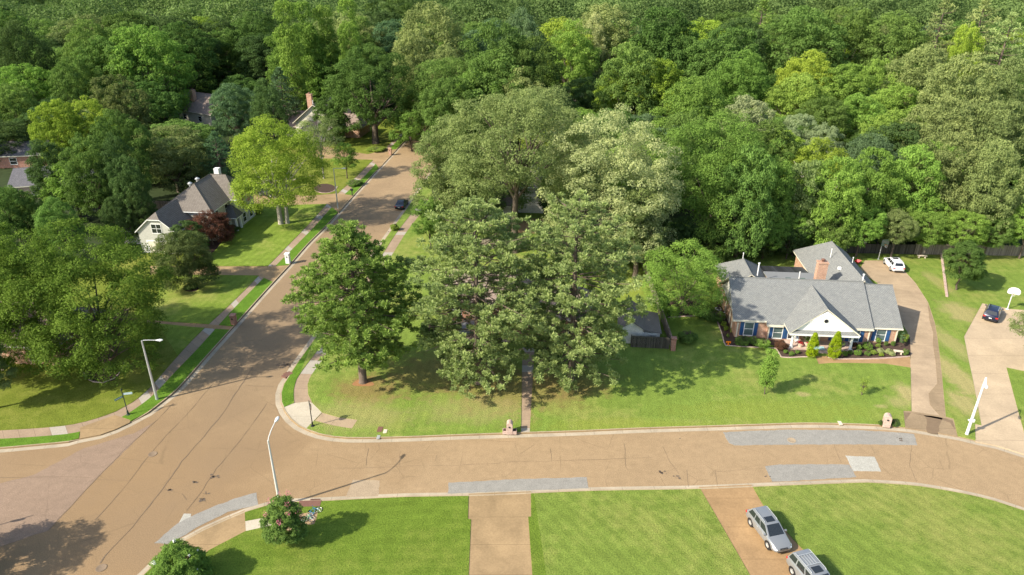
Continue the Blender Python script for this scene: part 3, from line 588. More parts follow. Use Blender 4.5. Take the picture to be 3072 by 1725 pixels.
def broad_(seed, R=8.0, H=18.0, zb=4.0, K=9, ncl=190, nleaf=62, ls=.42, cr=.135, flatness=1.0, spread=.5, top=.0, lo=-.52, limbs=9, bark='bark', trunk_r=.4, droop=0.0, sparse=0.0, twin=False, low=None):
    """deciduous tree: overlapping boughs, each a shell of leaf clumps"""
    rg = np.random.default_rng(seed); rn = random.Random(seed)
    zc = (H + zb) / 2; hz = (H - zb) / 2; maj = []
    for k in range(K):
        a = 2 * math.pi * (k * .618 + rn.uniform(-.06, .06)); q = (k + .5) / K
        z = zc + hz * (lo + (.56 - lo) * q) * flatness; prof = math.sqrt(max(.05, 1 - ((z - zc) / hz)**2))
        rr = R * spread * prof * rn.uniform(.75, 1.15) * (1 - top * q)
        mr = R * rn.uniform(.36, .54) * (1 - .25 * q)
        maj.append((rr * math.cos(a), rr * math.sin(a), z, mr))
    maj.append((0, 0, H - R * .42, R * .42)); maj.append((0, 0, zc, R * .45))
    mj = np.array(maj); cen = []; rc = []; tb = []; mt = rg.uniform(0, 1, len(mj))
    tries = 0
    while len(cen) < ncl and tries < 60:
        tries += 1
        k = rg.choice(len(mj), 400, p=mj[:, 3]**2 / (mj[:, 3]**2).sum()); d = unit(rg.normal(size=(400, 3)))
        P = mj[k, :3] + d * (mj[k, 3] * rg.uniform(.82, 1.06, 400))[:, None] * np.array([1, 1, .85])
        dm = np.sqrt((((P[:, None, :] - mj[None, :, :3]) / np.array([1, 1, .85]))**2).sum(2)) / mj[None, :, 3]
        ok = (dm.min(1) > .74) & (P[:, 2] > zb - droop) & (P[:, 2] < H * 1.02)
        rxy = np.hypot(P[:, 0], P[:, 1]); ok &= (P[:, 2] > zc - hz * .75) | (rxy > R * .35)
        for i in np.nonzero(ok)[0]:
            c_ = R * cr * rg.uniform(.7, 1.35)
            if len(cen) and np.min(np.linalg.norm(np.array(cen) - P[i], axis=1)) < c_ * .62: continue
            cen.append(P[i]); rc.append(c_); tb.append(.55 * mt[k[i]] + .45 * rg.uniform())
            if len(cen) >= ncl: break
    cen = np.array(cen); rc = np.array(rc)
    fx = R / (np.percentile(np.hypot(cen[:, 0], cen[:, 1]), 93) + R * cr * .7); z1 = (cen[:, 2] + rc * .6).max(); fz = (H - zb) / (z1 - zb)
    cen[:, :2] *= fx; cen[:, 2] = zb + (cen[:, 2] - zb) * fz; rc *= (fx * 2 + fz) / 3
    maj = [(a * fx, b * fx, zb + (c - zb) * fz, d * fx) for a, b, c, d in maj]
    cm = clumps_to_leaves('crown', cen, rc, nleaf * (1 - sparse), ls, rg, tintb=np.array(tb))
    mb = MB(); zt = zb + hz * .9
    lean = [(0, 0, -.2), (rn.uniform(-.1, .1), rn.uniform(-.1, .1), zb * .6), (rn.uniform(-.3, .3), rn.uniform(-.3, .3), zb + hz * .3), (rn.uniform(-.4, .4), rn.uniform(-.4, .4), zt)]
    mb.tube([(0, 0, -.2), (0, 0, .25)] + lean[1:], [trunk_r * 1.55, trunk_r * 1.12, trunk_r * .95, trunk_r * .75, trunk_r * .35], 10, 0, False)
    for k in range(min(limbs, len(maj))):
        x, y, z, mr = maj[k]; z0 = zb * .75 + (z - zb) * .3; z0 = max(1.0, min(z0, zt * .9)); tr = trunk_r * .5
        mid = (x * .45, y * .45, z0 + (z - z0) * .62); mb.tube([(0, 0, z0), mid, (x * .8, y * .8, z), (x * 1.15, y * 1.15, z + mr * .5)], [tr, tr * .7, tr * .42, tr * .12], 6, 0, False)
        for j in range(3):
            a = rn.uniform(0, 6.28); q = (x * .8 + mr * .8 * math.cos(a), y * .8 + mr * .8 * math.sin(a), z + mr * rn.uniform(-.2, .6))
            mb.tube([mid, ((mid[0] + q[0]) / 2, (mid[1] + q[1]) / 2, (mid[2] + q[2]) / 2 + .4), q], [tr * .4, tr * .28, .03], 5, 0, False)
    if twin: mb.tube([(1.1, .3, -.2), (1.2, .4, zb), (2.0, .8, zt * .8)], [trunk_r * 1.1, trunk_r * .7, trunk_r * .3], 8, 0, False)
    tm = mb.build('trunk', M[bark], smooth=True, merge=True, smooth_angle=60); me = tm.data; bpy.data.objects.remove(tm)
    return cm, me
def pine(seed, R=6.5, H=20.0, zb=4.5, whorls=17, nl=46, trunk_r=.42, widest=.30, droop=.0, tuft=.62, br=6, ragged=.25, inner=.45, pw=.62, nlen=.62):
    rg = np.random.default_rng(seed); rn = random.Random(seed); cen = []; rc = []; tb = []; mb = MB()
    mb.tube([(0, 0, -.2), (0, 0, .3), (.05, 0, H * .3), (.1, .05, H * .65), (.1, .1, H * .97)], [trunk_r * 1.6, trunk_r * 1.1, trunk_r * .9, trunk_r * .55, .05], 10, 0, False)
    for wv in range(whorls):
        q = wv / (whorls - 1); z = zb + (H * .97 - zb) * q
        pr = (q / widest)**.5 * .35 + .65 if q < widest else max(.03, (1 - (q - widest) / (1 - widest)))**pw
        for b in range(br):
            a = 2 * math.pi * (b / br + wv * .37 + rn.uniform(-.05, .05)); L_ = R * pr * rn.uniform(1 - ragged, 1 + ragged * .35)
            if q < .12 and rn.random() < .3: continue
            rise = L_ * (rn.uniform(-.12, .12) + .25 * q) - droop * L_ * (1 - q); zz = z + rn.uniform(-.5, .5)
            pts = [(0, 0, zz), (L_ * .5 * math.cos(a), L_ * .5 * math.sin(a), zz + rise * .35 - .15), (L_ * math.cos(a + .06), L_ * math.sin(a + .06), zz + rise)]
            mb.tube(pts, [.09 * (1.2 - q), .06, .02], 5, 0, False)
            nt_ = max(2, int(L_ * 2.0 * (.62 / tuft)**1.3)); bt = rn.random()
            for j in range(nt_):
                s_ = inner + (1.02 - inner) * (j + .5) / nt_; lat = L_ * .30 * (1.1 - abs(s_ - .65)) * rn.uniform(-1, 1)
                cx = L_ * s_ * math.cos(a) - lat * math.sin(a); cy = L_ * s_ * math.sin(a) + lat * math.cos(a)
                cen.append((cx, cy, zz + rise * s_ * s_ + rn.uniform(-.25, .4))); rc.append(tuft * rn.uniform(.7, 1.3)); tb.append(.5 * bt + .5 * rn.random())
    for j in range(7): cen.append((rn.uniform(-.5, .5), rn.uniform(-.5, .5), H - rn.uniform(0, 1.6))); rc.append(tuft); tb.append(rn.random())
    cen = np.array(cen); rc = np.array(rc); tb = np.array(tb); n = len(cen)
    # each tuft: needles radiating from its centre
    idx = np.repeat(np.arange(n), nl); m = len(idx); d = unit(rg.normal(size=(m, 3)) + np.array([0, 0, .35])); d[:, 2] = np.abs(d[:, 2]) * np.where(rg.uniform(size=m) < .8, 1, -1)
    d = unit(d); ln = rc[idx] * rg.uniform(.55, 1.0, m) * nlen; P = cen[idx] + d * (rc[idx] * rg.uniform(.25, .80, m))[:, None] * np.array([1, 1, .8])
    Nn = unit(np.cross(d, rg.normal(size=(m, 3))) + np.array([0, 0, .5]) + d * .55); Nn = unit(Nn - d * (Nn * d).sum(1)[:, None] * .6)
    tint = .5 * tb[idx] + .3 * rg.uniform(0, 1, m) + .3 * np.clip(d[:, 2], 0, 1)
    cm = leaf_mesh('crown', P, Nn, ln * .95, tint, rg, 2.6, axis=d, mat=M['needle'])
    tm = mb.build('trunk', M['bark_pine'], smooth=True, merge=True, smooth_angle=60); me = tm.data; bpy.data.objects.remove(tm)
    return cm, me
def put_tree(name, meshes, loc, sx, sz, rz, col, label, cat='tree', group=None, extra=None, z=.1):
    t = thing(name, label, cat, (loc[0], loc[1], z), rz, group); t.scale = (sx, sx, sz)
    c = bpy.data.objects.new('crown', meshes[0]); C.objects.link(c); c.parent = t; c.color = (*col, 1)
    k = bpy.data.objects.new('trunk', meshes[1]); C.objects.link(k); k.parent = t
    return t
GR = dict(maple=(.125, .195, .038), mid=(.140, .225, .062), dark=(.080, .130, .048), deep=(.100, .170, .048), bright=(.195, .315, .070), yellow=(.235, .32, .072), lime=(.245, .335, .055), olive=(.205, .260, .105), pale=(.36, .405, .205), blue=(.110, .180, .095),
          pine=(.205, .30, .080), pine2=(.265, .335, .140), red=(.125, .060, .048), gold=(.25, .335, .055), grey=(.25, .30, .17), fresh=(.150, .250, .058), rust=(.115, .150, .058))
def hero(name, kind, xb, yb, ytop, wpx, col, label, seed, rz=0, H=None, proto=None, dx=0, **kw):
    X, Y = G(xb, yb, .1); H = H or hgt(xb, yb, ytop); R = wpx / 2 / FP * depth(X, Y, H * .6)
    fn = pine if kind == 'pine' else broad
    kw2 = dict(R=R, H=H * .985); kw2.update(kw)
    if kind != 'pine': kw2['R'] = R
    return put_tree(name, fn(seed, **kw2), (X, Y), 1, 1, rad(rz), GR[col], label)
# --- the three pines of the corner lot
hero('pine_tree', 'pine', 1090, 1147, 664, 400, 'pine', 'bushy green pine standing alone on the street corner, bare trunk in red straw', 11, zb=3.9, whorls=18, br=8, nl=92, tuft=.56, widest=.38, inner=.35, ragged=.28, trunk_r=.42, pw=.55)
hero('pine_tree', 'pine', 1435, 1150, 606, 430, 'pine2', 'tall ragged pine left of the brick path, its boughs hiding the brick house front', 12, rz=40, zb=2.2, whorls=19, br=7, nl=88, tuft=.56, widest=.55, droop=.10, ragged=.5, trunk_r=.36, pw=.38)
hero('pine_tree', 'pine', 1712, 1145, 598, 400, 'pine2', 'tall pine right of the brick path, reaching over the roof and the shed', 13, rz=80, zb=2.4, whorls=19, br=7, nl=88, tuft=.56, widest=.55, droop=.08, ragged=.5, trunk_r=.38, pw=.38)
# --- the big trees behind the corner house
hero('shade_tree', 'broad', 1545, 757, 256, 430, 'olive', 'huge pale olive tree with a bare forked trunk behind the corner house', 21, zb=10, lo=-.45, K=12, ncl=360, nleaf=70, ls=.42, cr=.115, trunk_r=.55, spread=.58, limbs=10)
hero('shade_tree', 'broad', 1368, 705, 340, 250, 'olive', 'pale olive tree between the side street and the white house', 22, lo=-.8, zb=1.0, K=15, ncl=360, nleaf=60, ls=.42, cr=.13)
hero('shade_tree', 'broad', 1815, 800, 300, 420, 'pale', 'great silvery pale tree right of the forked trunk, behind the pines', 23, lo=-.8, zb=1.2, K=18, ncl=400, nleaf=72, ls=.42, cr=.105, spread=.55, H=25.5)
hero('shade_tree', 'broad', 1905, 835, 560, 170, 'olive', 'smaller pale tree under the silvery one, above the board fence corner', 28, zb=2.0, K=7, ncl=130, nleaf=60, ls=.4, cr=.15)
hero('shade_tree', 'broad', 2140, 752, 300, 370, 'fresh', 'broad dark green oak behind the board fence, right of the silvery tree', 24, lo=-.8, zb=1.0, K=18, ncl=380, nleaf=66, ls=.42, cr=.11, H=23)
hero('flowering_shrub', 'broad', 1292, 745, 590, 105, 'fresh', 'rounded shrub of white blossom on the verge behind the parked sedan', 25, zb=.8, K=6, ncl=110, nleaf=80, ls=.26, cr=.16, trunk_r=.1)
hero('yard_tree', 'broad', 2038, 948, 718, 250, 'bright', 'yellow-green many-stemmed tree between the board fence and the grey-roofed house', 26, lo=-.8, zb=1.0, K=12, ncl=180, nleaf=70, ls=.30, cr=.13, trunk_r=.16, sparse=.1, limbs=11)
hero('round_tree', 'broad', 2868, 870, 722, 125, 'deep', 'small dense dark green tree on the lawn right of the timber edging', 27, zb=1.3, K=7, ncl=120, nleaf=120, ls=.24, cr=.17, top=.55, trunk_r=.13)
# --- left block
hero('shade_tree', 'broad', 326, 1112, 648, 490, 'maple', 'big leafy maple over the ringed bed on the left corner lawn', 31, lo=-.85, zb=.8, K=18, ncl=400, nleaf=82, ls=.36, cr=.105, trunk_r=.5, spread=.56)
hero('shade_tree', 'broad', 40, 1075, 650, 430, 'maple', 'broad leafy maple at the left edge, beside the one over the ringed bed', 32, lo=-.85, zb=.8, K=18, ncl=400, nleaf=82, ls=.36, cr=.105, trunk_r=.5, spread=.55)
hero('small_tree', 'broad', -6, 1225, 1010, 150, 'olive', 'low tree at the left edge with its dark ring bed on the lawn', 33, zb=2.0, K=7, ncl=110, nleaf=80, ls=.3, cr=.17, trunk_r=.15)
hero('round_tree', 'broad', 577, 862, 694, 180, 'rust', 'dark round-headed tree on the corner lawn south of the brick drive', 34, zb=.9, lo=-.85, K=13, ncl=250, nleaf=95, ls=.24, cr=.13, trunk_r=.14)
hero('maple_tree', 'broad', 640, 735, 632, 135, 'red', 'dark red maple against the front of the cream two-storey house', 35, zb=.8, K=7, ncl=120, nleaf=80, ls=.26, cr=.16, trunk_r=.12)
hero('holly_tree', 'broad', 575, 775, 662, 110, 'dark', 'dark glossy holly beside the garage gable of the cream house', 36, zb=.6, K=6, ncl=100, nleaf=90, ls=.26, cr=.17, trunk_r=.12)
hero('shade_tree', 'broad', 843, 672, 352, 285, 'lime', 'bright yellow-green tree with two pale trunks on the cream house lawn', 37, lo=-.7, zb=3.8, K=16, ncl=330, nleaf=62, ls=.38, cr=.125, trunk_r=.42, twin=True, spread=.56, bark='bark_pale')
hero('birch_tree', 'broad', 972, 536, 345, 135, 'olive', 'thin pale birch in front of the beige gabled house', 38, zb=4.5, K=7, ncl=90, nleaf=48, ls=.36, cr=.16, trunk_r=.16, bark='bark_pale', sparse=.2)
hero('small_tree', 'broad', 1042, 536, 425, 78, 'bright', 'small feathery light green tree beside the side street walk', 39, zb=1.8, K=6, ncl=70, nleaf=50, ls=.3, cr=.17, trunk_r=.12, top=.6)
hero('shade_tree', 'broad', 1128, 430, 132, 268, 'deep', 'towering dark green oak with a thick trunk where the side street ends', 40, zb=4.0, lo=-.7, K=16, ncl=330, nleaf=55, ls=.55, cr=.105, trunk_r=.85, spread=.55)
hero('shade_tree', 'broad', 1360, 425, 170, 270, 'mid', 'medium green tree right of the side street, across from the towering oak', 41, zb=3.0, K=10, ncl=260, nleaf=52, ls=.55, cr=.12)
hero('small_tree', 'broad', 1235, 452, 330, 110, 'fresh', 'green young tree leaning over the right kerb of the side street', 42, zb=1.0, K=7, ncl=90, nleaf=60, ls=.4, cr=.16, trunk_r=.14)
hero('small_tree', 'broad', 245, 660, 478, 165, 'bright', 'light green tree left of the cream house, beyond its dark garage roof', 43, zb=2.0, K=8, ncl=140, nleaf=60, ls=.36, cr=.15, top=.5, trunk_r=.18)
hero('small_tree', 'broad', 60, 690, 562, 130, 'mid', 'small green tree near the left edge, below the grey low roofs', 44, zb=1.5, K=7, ncl=110, nleaf=60, ls=.36, cr=.16, trunk_r=.14)
hero('conifer_tree', 'pine', 665, 560, 405, 115, 'blue', 'dark conifer behind the hip roof of the cream house', 45, zb=2.0, whorls=15, br=7, nl=26, tuft=.75, widest=.15, trunk_r=.2)
hero('conifer_tree', 'pine', 860, 400, 205, 110, 'blue', 'dense dark cypress left of the beige house chimney', 46, zb=1.0, whorls=18, br=8, nl=24, tuft=.95, widest=.35, trunk_r=.25, ragged=.12)
# --- young trees of the front lawn and the blossom shrubs of the south side
def slim(xb, yb, ytop, wpx, col, label, seed, cat='young tree', **kw):
    X, Y = G(xb, yb, .16); H = hgt(xb, yb, ytop); R = wpx / 2 / FP * depth(X, Y, H * .6); k = dict(R=R, H=H, zb=H * .16, K=10, lo=-.9, ncl=70, nleaf=40, ls=.22, cr=.30, trunk_r=.05, spread=.30, limbs=6, top=.6); k.update(kw)
    return put_tree('young_tree', broad(seed, **k), (X, Y), 1, 1, 0, GR[col], label, cat, z=.16)
slim(2293, 1182, 1052, 56, 'bright', 'slender young tree on the lawn left of the brick house walk', 51, group=None) if False else slim(2293, 1182, 1052, 56, 'bright', 'slender young tree on the lawn below the brick house porch', 51)
slim(2585, 1184, 1128, 28, 'yellow', 'tiny yellow-green sapling on the lawn near the curved driveway', 52, ncl=22, nleaf=34, ls=.13)
def shrub(name, X, Y, R, H, col, label, seed, cat='shrub', ncl=40, nleaf=60, ls=.12, group=None, zb=.08, cr=.28, z=.15, petals=None, K=6, proto=None):
    t = thing(name, label, cat, (X, Y, z), 0, group)
    me = proto or broad(seed, R=R, H=H, zb=zb, K=K, ncl=ncl, nleaf=nleaf, ls=ls, cr=cr, trunk_r=.04, spread=.45, limbs=5)
    c = bpy.data.objects.new('foliage', me[0]); C.objects.link(c); c.parent = t; c.color = (*(GR[col] if isinstance(col, str) else col), 1)
    k = bpy.data.objects.new('stem', me[1]); C.objects.link(k); k.parent = t
    if petals:
        rg = np.random.default_rng(seed + 900); n = petals[1]; a = rg.uniform(0, 6.28, n); zz = rg.uniform(.35, .98, n)
        rr = R * .82 * np.sqrt(np.maximum(.05, 1 - ((zz - .55) / .55)**2)) ; cen = np.stack([rr * np.cos(a), rr * np.sin(a), zz * H + .1], 1)
        pm = clumps_to_leaves('blossom', cen, np.full(n, petals[2]) * rg.uniform(.6, 1.3, n), 34, .09, rg, mat=M[petals[0]], flat=1.3, low=-1)
        p = bpy.data.objects.new('blossom', pm); C.objects.link(p); p.parent = t
    return t
X, Y = G(864, 1628, .16); shrub('flowering_shrub', X, Y, 1.75, hgt(864, 1628, 1500) + .1, 'mid', 'pink-flowering shrub at the foot of the nearest street lamp', 61, ncl=150, nleaf=80, ls=.19, cr=.16, petals=('petal', 15, .20), K=9)
X, Y = G(548, 1752, .16); shrub('flowering_shrub', X, Y, 2.2, 3.5, 'fresh', 'white-flowering shrub cut by the bottom edge, beside the corner ramp', 62, ncl=150, nleaf=90, ls=.21, cr=.16, petals=('petal_w', 10, .12), K=9)
hero('small_tree', 'broad', 3108, 1105, 905, 190, 'olive', 'olive small tree reaching in from the right edge over the far driveway', 63, zb=1.4, K=8, ncl=160, nleaf=70, ls=.22, cr=.14, trunk_r=.12)
# --- woods: prototypes, then placed copies
PROT = [broad(101 + i, R=8, H=18, zb=2.0, K=15 + i % 4, lo=-.82, ls=.55 + .03 * (i % 3), ncl=210 + 12 * (i % 4), nleaf=52, cr=.135 - .006 * (i % 3), spread=.50 + .03 * (i % 4), top=.25 * (i % 2)) for i in range(8)]
TALL = [broad(111, R=5, H=22, zb=1.5, K=14, lo=-.85, ls=.6, ncl=170, nleaf=50, cr=.19, spread=.35, top=.5), broad(112, R=5, H=21, zb=1.5, K=15, lo=-.85, ls=.6, ncl=170, nleaf=50, cr=.19, spread=.32, top=.6)]
PINES = [pine(121, R=6, H=22, zb=4, whorls=13, nl=26, tuft=1.0, br=6), pine(122, R=6.5, H=21, zb=4, whorls=13, nl=26, tuft=1.0, br=6, ragged=.4)]
used = set(); ONES = 'zero one two three four five six seven eight nine ten eleven twelve thirteen fourteen fifteen sixteen seventeen eighteen nineteen'.split(); TENS = 'x x twenty thirty forty fifty sixty seventy eighty ninety'.split()
def num(n): return ONES[n] if n < 20 else (TENS[n // 10] + ('-' + ONES[n % 10] if n % 10 else '') if n < 100 else ONES[n // 100] + ' hundred')
words = dict(mid='medium green', dark='very dark green', deep='deep green', bright='bright green', yellow='yellow-green', lime='lime green', olive='olive green', pale='silvery pale', blue='blue-green', fresh='fresh green', gold='golden yellow', grey='grey-green thin', rust='rusty green', pine='green', pine2='greyish green')
placed = []; woods = []; WG = 'trees of the woods behind the houses'
rw = random.Random(77)
REV = [(530, 590, 140), (600, 545, 140), (478, 622, 140), (565, 300, 205), (620, 275, 225), (590, 320, 205), (705, 215, 245), (790, 218, 240), (165, 238, 225), (925, 262, 215), (1485, 42, 360), (60, 545, 145)]
def wood(X, Y, R, H, kind, col, z=0):
    cx, cy = proj(X, Y, H * .55); rp = R * FP / depth(X, Y, H * .6); hp = abs(proj(X, Y, 0)[1] - proj(X, Y, H)[1]) / 2
    if any(Y < yh and ((cx - a) / (rp * .95))**2 + ((cy - b) / (hp * .95))**2 < 1 for a, b, yh in REV): return None
    if kind == 't': pr = rw.choice(TALL); r0, h0 = 5, 21.5
    elif kind == 'p': pr = rw.choice(PINES); r0, h0 = 6.2, 21.5
    else: pr = rw.choice(PROT); r0, h0 = 8, 18.3
    c = GR[col]; j = rw.uniform(.86, 1.16); j2 = rw.uniform(.92, 1.08); c = (c[0] * j * j2, c[1] * j, c[2] * j)
    cx, cy = proj(X, Y, H * .7)
    form = {'t': 'tall narrow', 'p': 'layered pine', 'b': 'rounded'}[kind]
    pos = (int(cx / 30.72), int(cy / 17.25))
    pos = (max(-1, min(100, pos[0])), pos[1]); st_ = (1, 0) if 0 <= pos[0] < 99 else (0, 1)
    while pos in used: pos = (pos[0] + st_[0], pos[1] + st_[1])
    used.add(pos); fr = 'just outside the left edge' if pos[0] < 0 else ('just outside the right edge' if pos[0] > 99 else num(pos[0]) + ' percent across')
    lb = f"{words[col]} {form} crown in the woods, {fr}, {num(pos[1])} down the photo" if pos[1] >= 0 else f"{words[col]} {form} crown cut by the top edge, {fr}"
    if pos[0] < 0 or pos[0] > 99: lb = f"{words[col]} {form} crown {fr}, {num(max(0, pos[1]))} percent down"
    t = put_tree('wood_tree' if kind != 'p' else 'wood_pine', pr, (X, Y), R / r0, H / h0, rw.uniform(0, 6.28), c, lb, 'tree', WG, z=-.05)
    placed.append((X, Y, R)); woods.append((cx, cy)); return t
def wpx(x, ytop, wpx_, H, kind, col):
    H *= 1.28 if ytop < 170 else (1.15 if ytop < 240 else 1.0)
    X, Y = G(x, ytop, H * .98); R = wpx_ / 2 / FP * depth(X, Y, H * .6); return wood(X, Y, R, H, kind, col)
# (x, y of the top, width) in the photograph, height in metres, form, colour
for a in ((430, 75, 230, 21, 'b', 'bright'), (560, 48, 200, 24, 'b', 'bright'), (470, 180, 200, 16, 'b', 'lime'), (625, 140, 110, 17, 't', 'bright'),
          (715, 30, 95, 24, 't', 'bright'), (780, 12, 105, 25, 't', 'bright'), (850, 18, 100, 25, 't', 'bright'), (905, 18, 90, 24, 't', 'bright'), (965, 15, 100, 24, 't', 'bright'), (1040, 10, 80, 25, 't', 'bright'), (740, 110, 90, 18, 't', 'bright'), (830, 100, 110, 18, 't', 'fresh'), (940, 100, 100, 18, 't', 'bright'), (1080, 60, 90, 20, 't', 'mid'),
          (1150, -20, 170, 22, 'b', 'deep'), (1290, 5, 240, 24, 'b', 'olive'), (1240, 90, 150, 20, 'b', 'olive'), (1340, 130, 130, 18, 'b', 'olive'),
          (1490, 55, 230, 24, 'b', 'deep'), (1570, 25, 150, 25, 'b', 'blue'), (1480, 150, 250, 19, 'b', 'mid'), (1600, 110, 200, 21, 'b', 'deep'), (1720, 60, 160, 21, 'b', 'bright'), (1830, 10, 200, 23, 'b', 'olive'), (1780, 40, 120, 21, 'b', 'pale'),
          (1990, 20, 230, 24, 'b', 'deep'), (1890, 130, 190, 19, 'b', 'mid'), (2060, 110, 170, 18, 'b', 'deep'), (1850, 195, 130, 16, 'b', 'lime'), (1925, 180, 170, 17, 'b', 'gold'), (1990, 175, 150, 18, 'b', 'lime'), (2180, 80, 230, 21, 'b', 'mid'), (2090, 230, 230, 18, 'b', 'fresh'), (2240, 150, 190, 18, 'b', 'fresh'),
          (2290, 15, 170, 22, 'p', 'pine'), (2430, 20, 240, 23, 'b', 'mid'), (2560, 10, 210, 23, 'b', 'mid'), (2700, 30, 200, 22, 'b', 'mid'), (2840, 5, 150, 24, 'p', 'pine2'), (2960, 0, 160, 24, 'p', 'pine2'), (3040, 40, 150, 22, 'p', 'pine2'), (2915, 65, 110, 20, 'b', 'gold'), (2780, 130, 190, 19, 'b', 'olive'), (2910, 160, 220, 20, 'b', 'olive'), (3040, 170, 180, 20, 'b', 'olive'),
          (2440, 150, 180, 17, 'b', 'gold'), (2400, 220, 180, 16, 'b', 'yellow'), (2530, 190, 200, 17, 'b', 'bright'), (2650, 180, 200, 17, 'b', 'bright'), (2700, 250, 190, 16, 'b', 'bright'), (2590, 280, 170, 15, 'b', 'bright'), (2480, 290, 160, 15, 'b', 'mid'),
          (2250, 290, 190, 18, 'b', 'grey'), (2400, 340, 150, 15, 'b', 'grey'), (2480, 370, 140, 14, 'b', 'grey'), (2320, 360, 170, 17, 'b', 'mid'), (2180, 330, 170, 18, 'b', 'mid'), (2070, 330, 190, 19, 'b', 'mid'), (2700, 330, 180, 16, 'b', 'yellow'), (2860, 290, 250, 20, 'b', 'olive'), (3010, 300, 220, 20, 'b', 'olive'),
          (90, 500, 150, 12, 'b', 'dark'), (120, 130, 160, 20, 'b', 'olive'), (260, 60, 170, 22, 'b', 'mid'), (300, 110, 190, 19, 'b', 'mid'), (60, 190, 170, 16, 'b', 'bright'), (210, 170, 150, 18, 'b', 'mid'), (40, 60, 170, 22, 'b', 'dark'), (30, 250, 150, 16, 'b', 'mid'), (150, 300, 150, 17, 'b', 'lime'), (240, 290, 170, 17, 'b', 'lime'), (340, 225, 170, 17, 'b', 'rust'), (60, 330, 170, 17, 'b', 'dark'),
          (340, 330, 170, 19, 'b', 'deep'), (430, 350, 150, 19, 'b', 'dark'), (240, 400, 160, 17, 'b', 'deep'), (120, 420, 140, 15, 'b', 'dark'), (500, 400, 130, 18, 'p', 'dark'), (440, 440, 120, 16, 'b', 'dark'), (560, 395, 120, 17, 'b', 'dark'), (600, 265, 120, 14, 'b', 'blue'), (690, 250, 140, 15, 'b', 'blue'), (790, 235, 110, 15, 'b', 'dark'), (640, 395, 110, 13, 'p', 'blue'), (370, 470, 120, 15, 'b', 'dark'), (330, 400, 110, 17, 'b', 'dark'),
          (990, 270, 110, 14, 'b', 'deep'), (1250, 240, 140, 15, 'b', 'mid'), (1340, 230, 170, 17, 'b', 'mid'), (1440, 200, 170, 18, 'b', 'fresh'), (1570, 205, 200, 18, 'b', 'olive'),
          (150, 590, 120, 11, 'b', 'mid'), (10, 560, 130, 10, 'b', 'deep'), (330, 590, 90, 9, 'b', 'dark'), (400, 560, 90, 10, 'b', 'dark'), (80, 590, 90, 8, 'b', 'mid'),
          # trees standing right behind the long board fence
          (2260, 430, 180, 20, 'b', 'mid'), (2340, 470, 150, 17, 'b', 'fresh'), (2430, 480, 160, 16, 'b', 'olive'), (2520, 470, 190, 17, 'b', 'bright'), (2640, 450, 190, 17, 'b', 'bright'), (2760, 440, 190, 17, 'b', 'bright'), (2880, 400, 220, 19, 'b', 'olive'), (3010, 420, 200, 19, 'b', 'olive'),
          (2400, 610, 110, 9, 'b', 'deep'), (2540, 585, 140, 9.5, 'b', 'fresh'), (2670, 575, 140, 10, 'b', 'fresh'), (2800, 575, 150, 10, 'b', 'bright'), (2940, 560, 140, 11, 'b', 'olive'), (3040, 560, 140, 11, 'b', 'olive'), (2230, 600, 130, 11, 'b', 'dark'), (2310, 640, 100, 8, 'b', 'dark'), (1960, 640, 120, 9, 'b', 'dark'), (2060, 650, 110, 8, 'b', 'dark'), (2150, 655, 110, 8, 'b', 'deep'), (1890, 620, 120, 10, 'b', 'deep'), (2380, 660, 90, 7, 'b', 'dark')):
    wpx(*a)
OVER = [broad(131 + i, R=8, H=18, zb=5.5, K=12, ls=.55, ncl=200, nleaf=52, cr=.13, trunk_r=.35) for i in range(2)]; keepP = PROT; PROT = OVER
for i in range(9):
    X = 40.5 + i * 5.2; wood(X, 105.6 + (i % 2) * .9, rw.uniform(3.0, 3.9), rw.uniform(7.6, 9.4), 'b', ['fresh', 'bright', 'mid', 'bright', 'olive'][i % 5])
PROT = keepP
for (x, y, H, n) in ((345, 130, 23, 'in the upper left woods'), (2485, 400, 17, 'behind the white parked car'), (2560, 385, 16, 'right of the other bare tree behind the white parked car')):
    X, Y = G(x, y, H); t = thing('dead_tree', 'bare pale dead tree ' + n, 'tree', (X, Y, 0), x, 'bare dead trees in the woods'); t.scale = (.8, .8, H / 17.5)
    me = PROT[1][1].copy(); me.materials.clear(); me.materials.append(M['bark_pale']); k = bpy.data.objects.new('trunk', me); C.objects.link(k); k.parent = t
def free(X, Y, R, k=.55): return all(math.hypot(X - a, Y - b) > (R + r) * k for a, b, r in placed)
STY = lambda Y: -36.2 + (Y - 94.2) * .0968     # left kerb of the side street
mix_cols = ['mid', 'mid', 'deep', 'fresh', 'dark', 'bright', 'olive', 'lime', 'blue', 'mid', 'deep']
Y = 128.0
while Y < 305 and len(placed) < 262:
    R0 = 7.2 + (Y - 128) * .018; X = -(.72 * Y * .93 + 22)
    while X < .72 * Y * .93 + 22:
        x_, y_ = X + rw.uniform(-2.5, 2.5), Y + rw.uniform(-2.5, 2.5); R = R0 * rw.uniform(.85, 1.2) * (1.15 if y_ > 225 else 1); k = STY(y_)
        hole = (k - 34 < x_ < k + 27 and y_ < 188) or (k - 26 < x_ < k + 14 and y_ < 215) or (k - 3 < x_ < k + 12 and y_ < 260) or (-68 < x_ < -40 and y_ < 205) or (x_ < -78 and y_ < 152)
        if not hole and free(x_, y_, R): wood(x_, y_, R, rw.uniform(9, 15) if y_ < 225 else rw.uniform(17, 27), 'b', rw.choice(mix_cols) if x_ > -40 or y_ > 260 else rw.choice(['dark', 'deep', 'mid', 'dark', 'olive']))
        X += R0 * 1.62
    Y += R0 * 1.45
# trees just outside the left and bottom-left edges, known by their shadows on the lawn and road
put_tree('small_tree', PROT[1], (-46.5, 40.4), .52, .47, 1.0, GR['mid'], 'tree just outside the bottom left corner that shades the road')
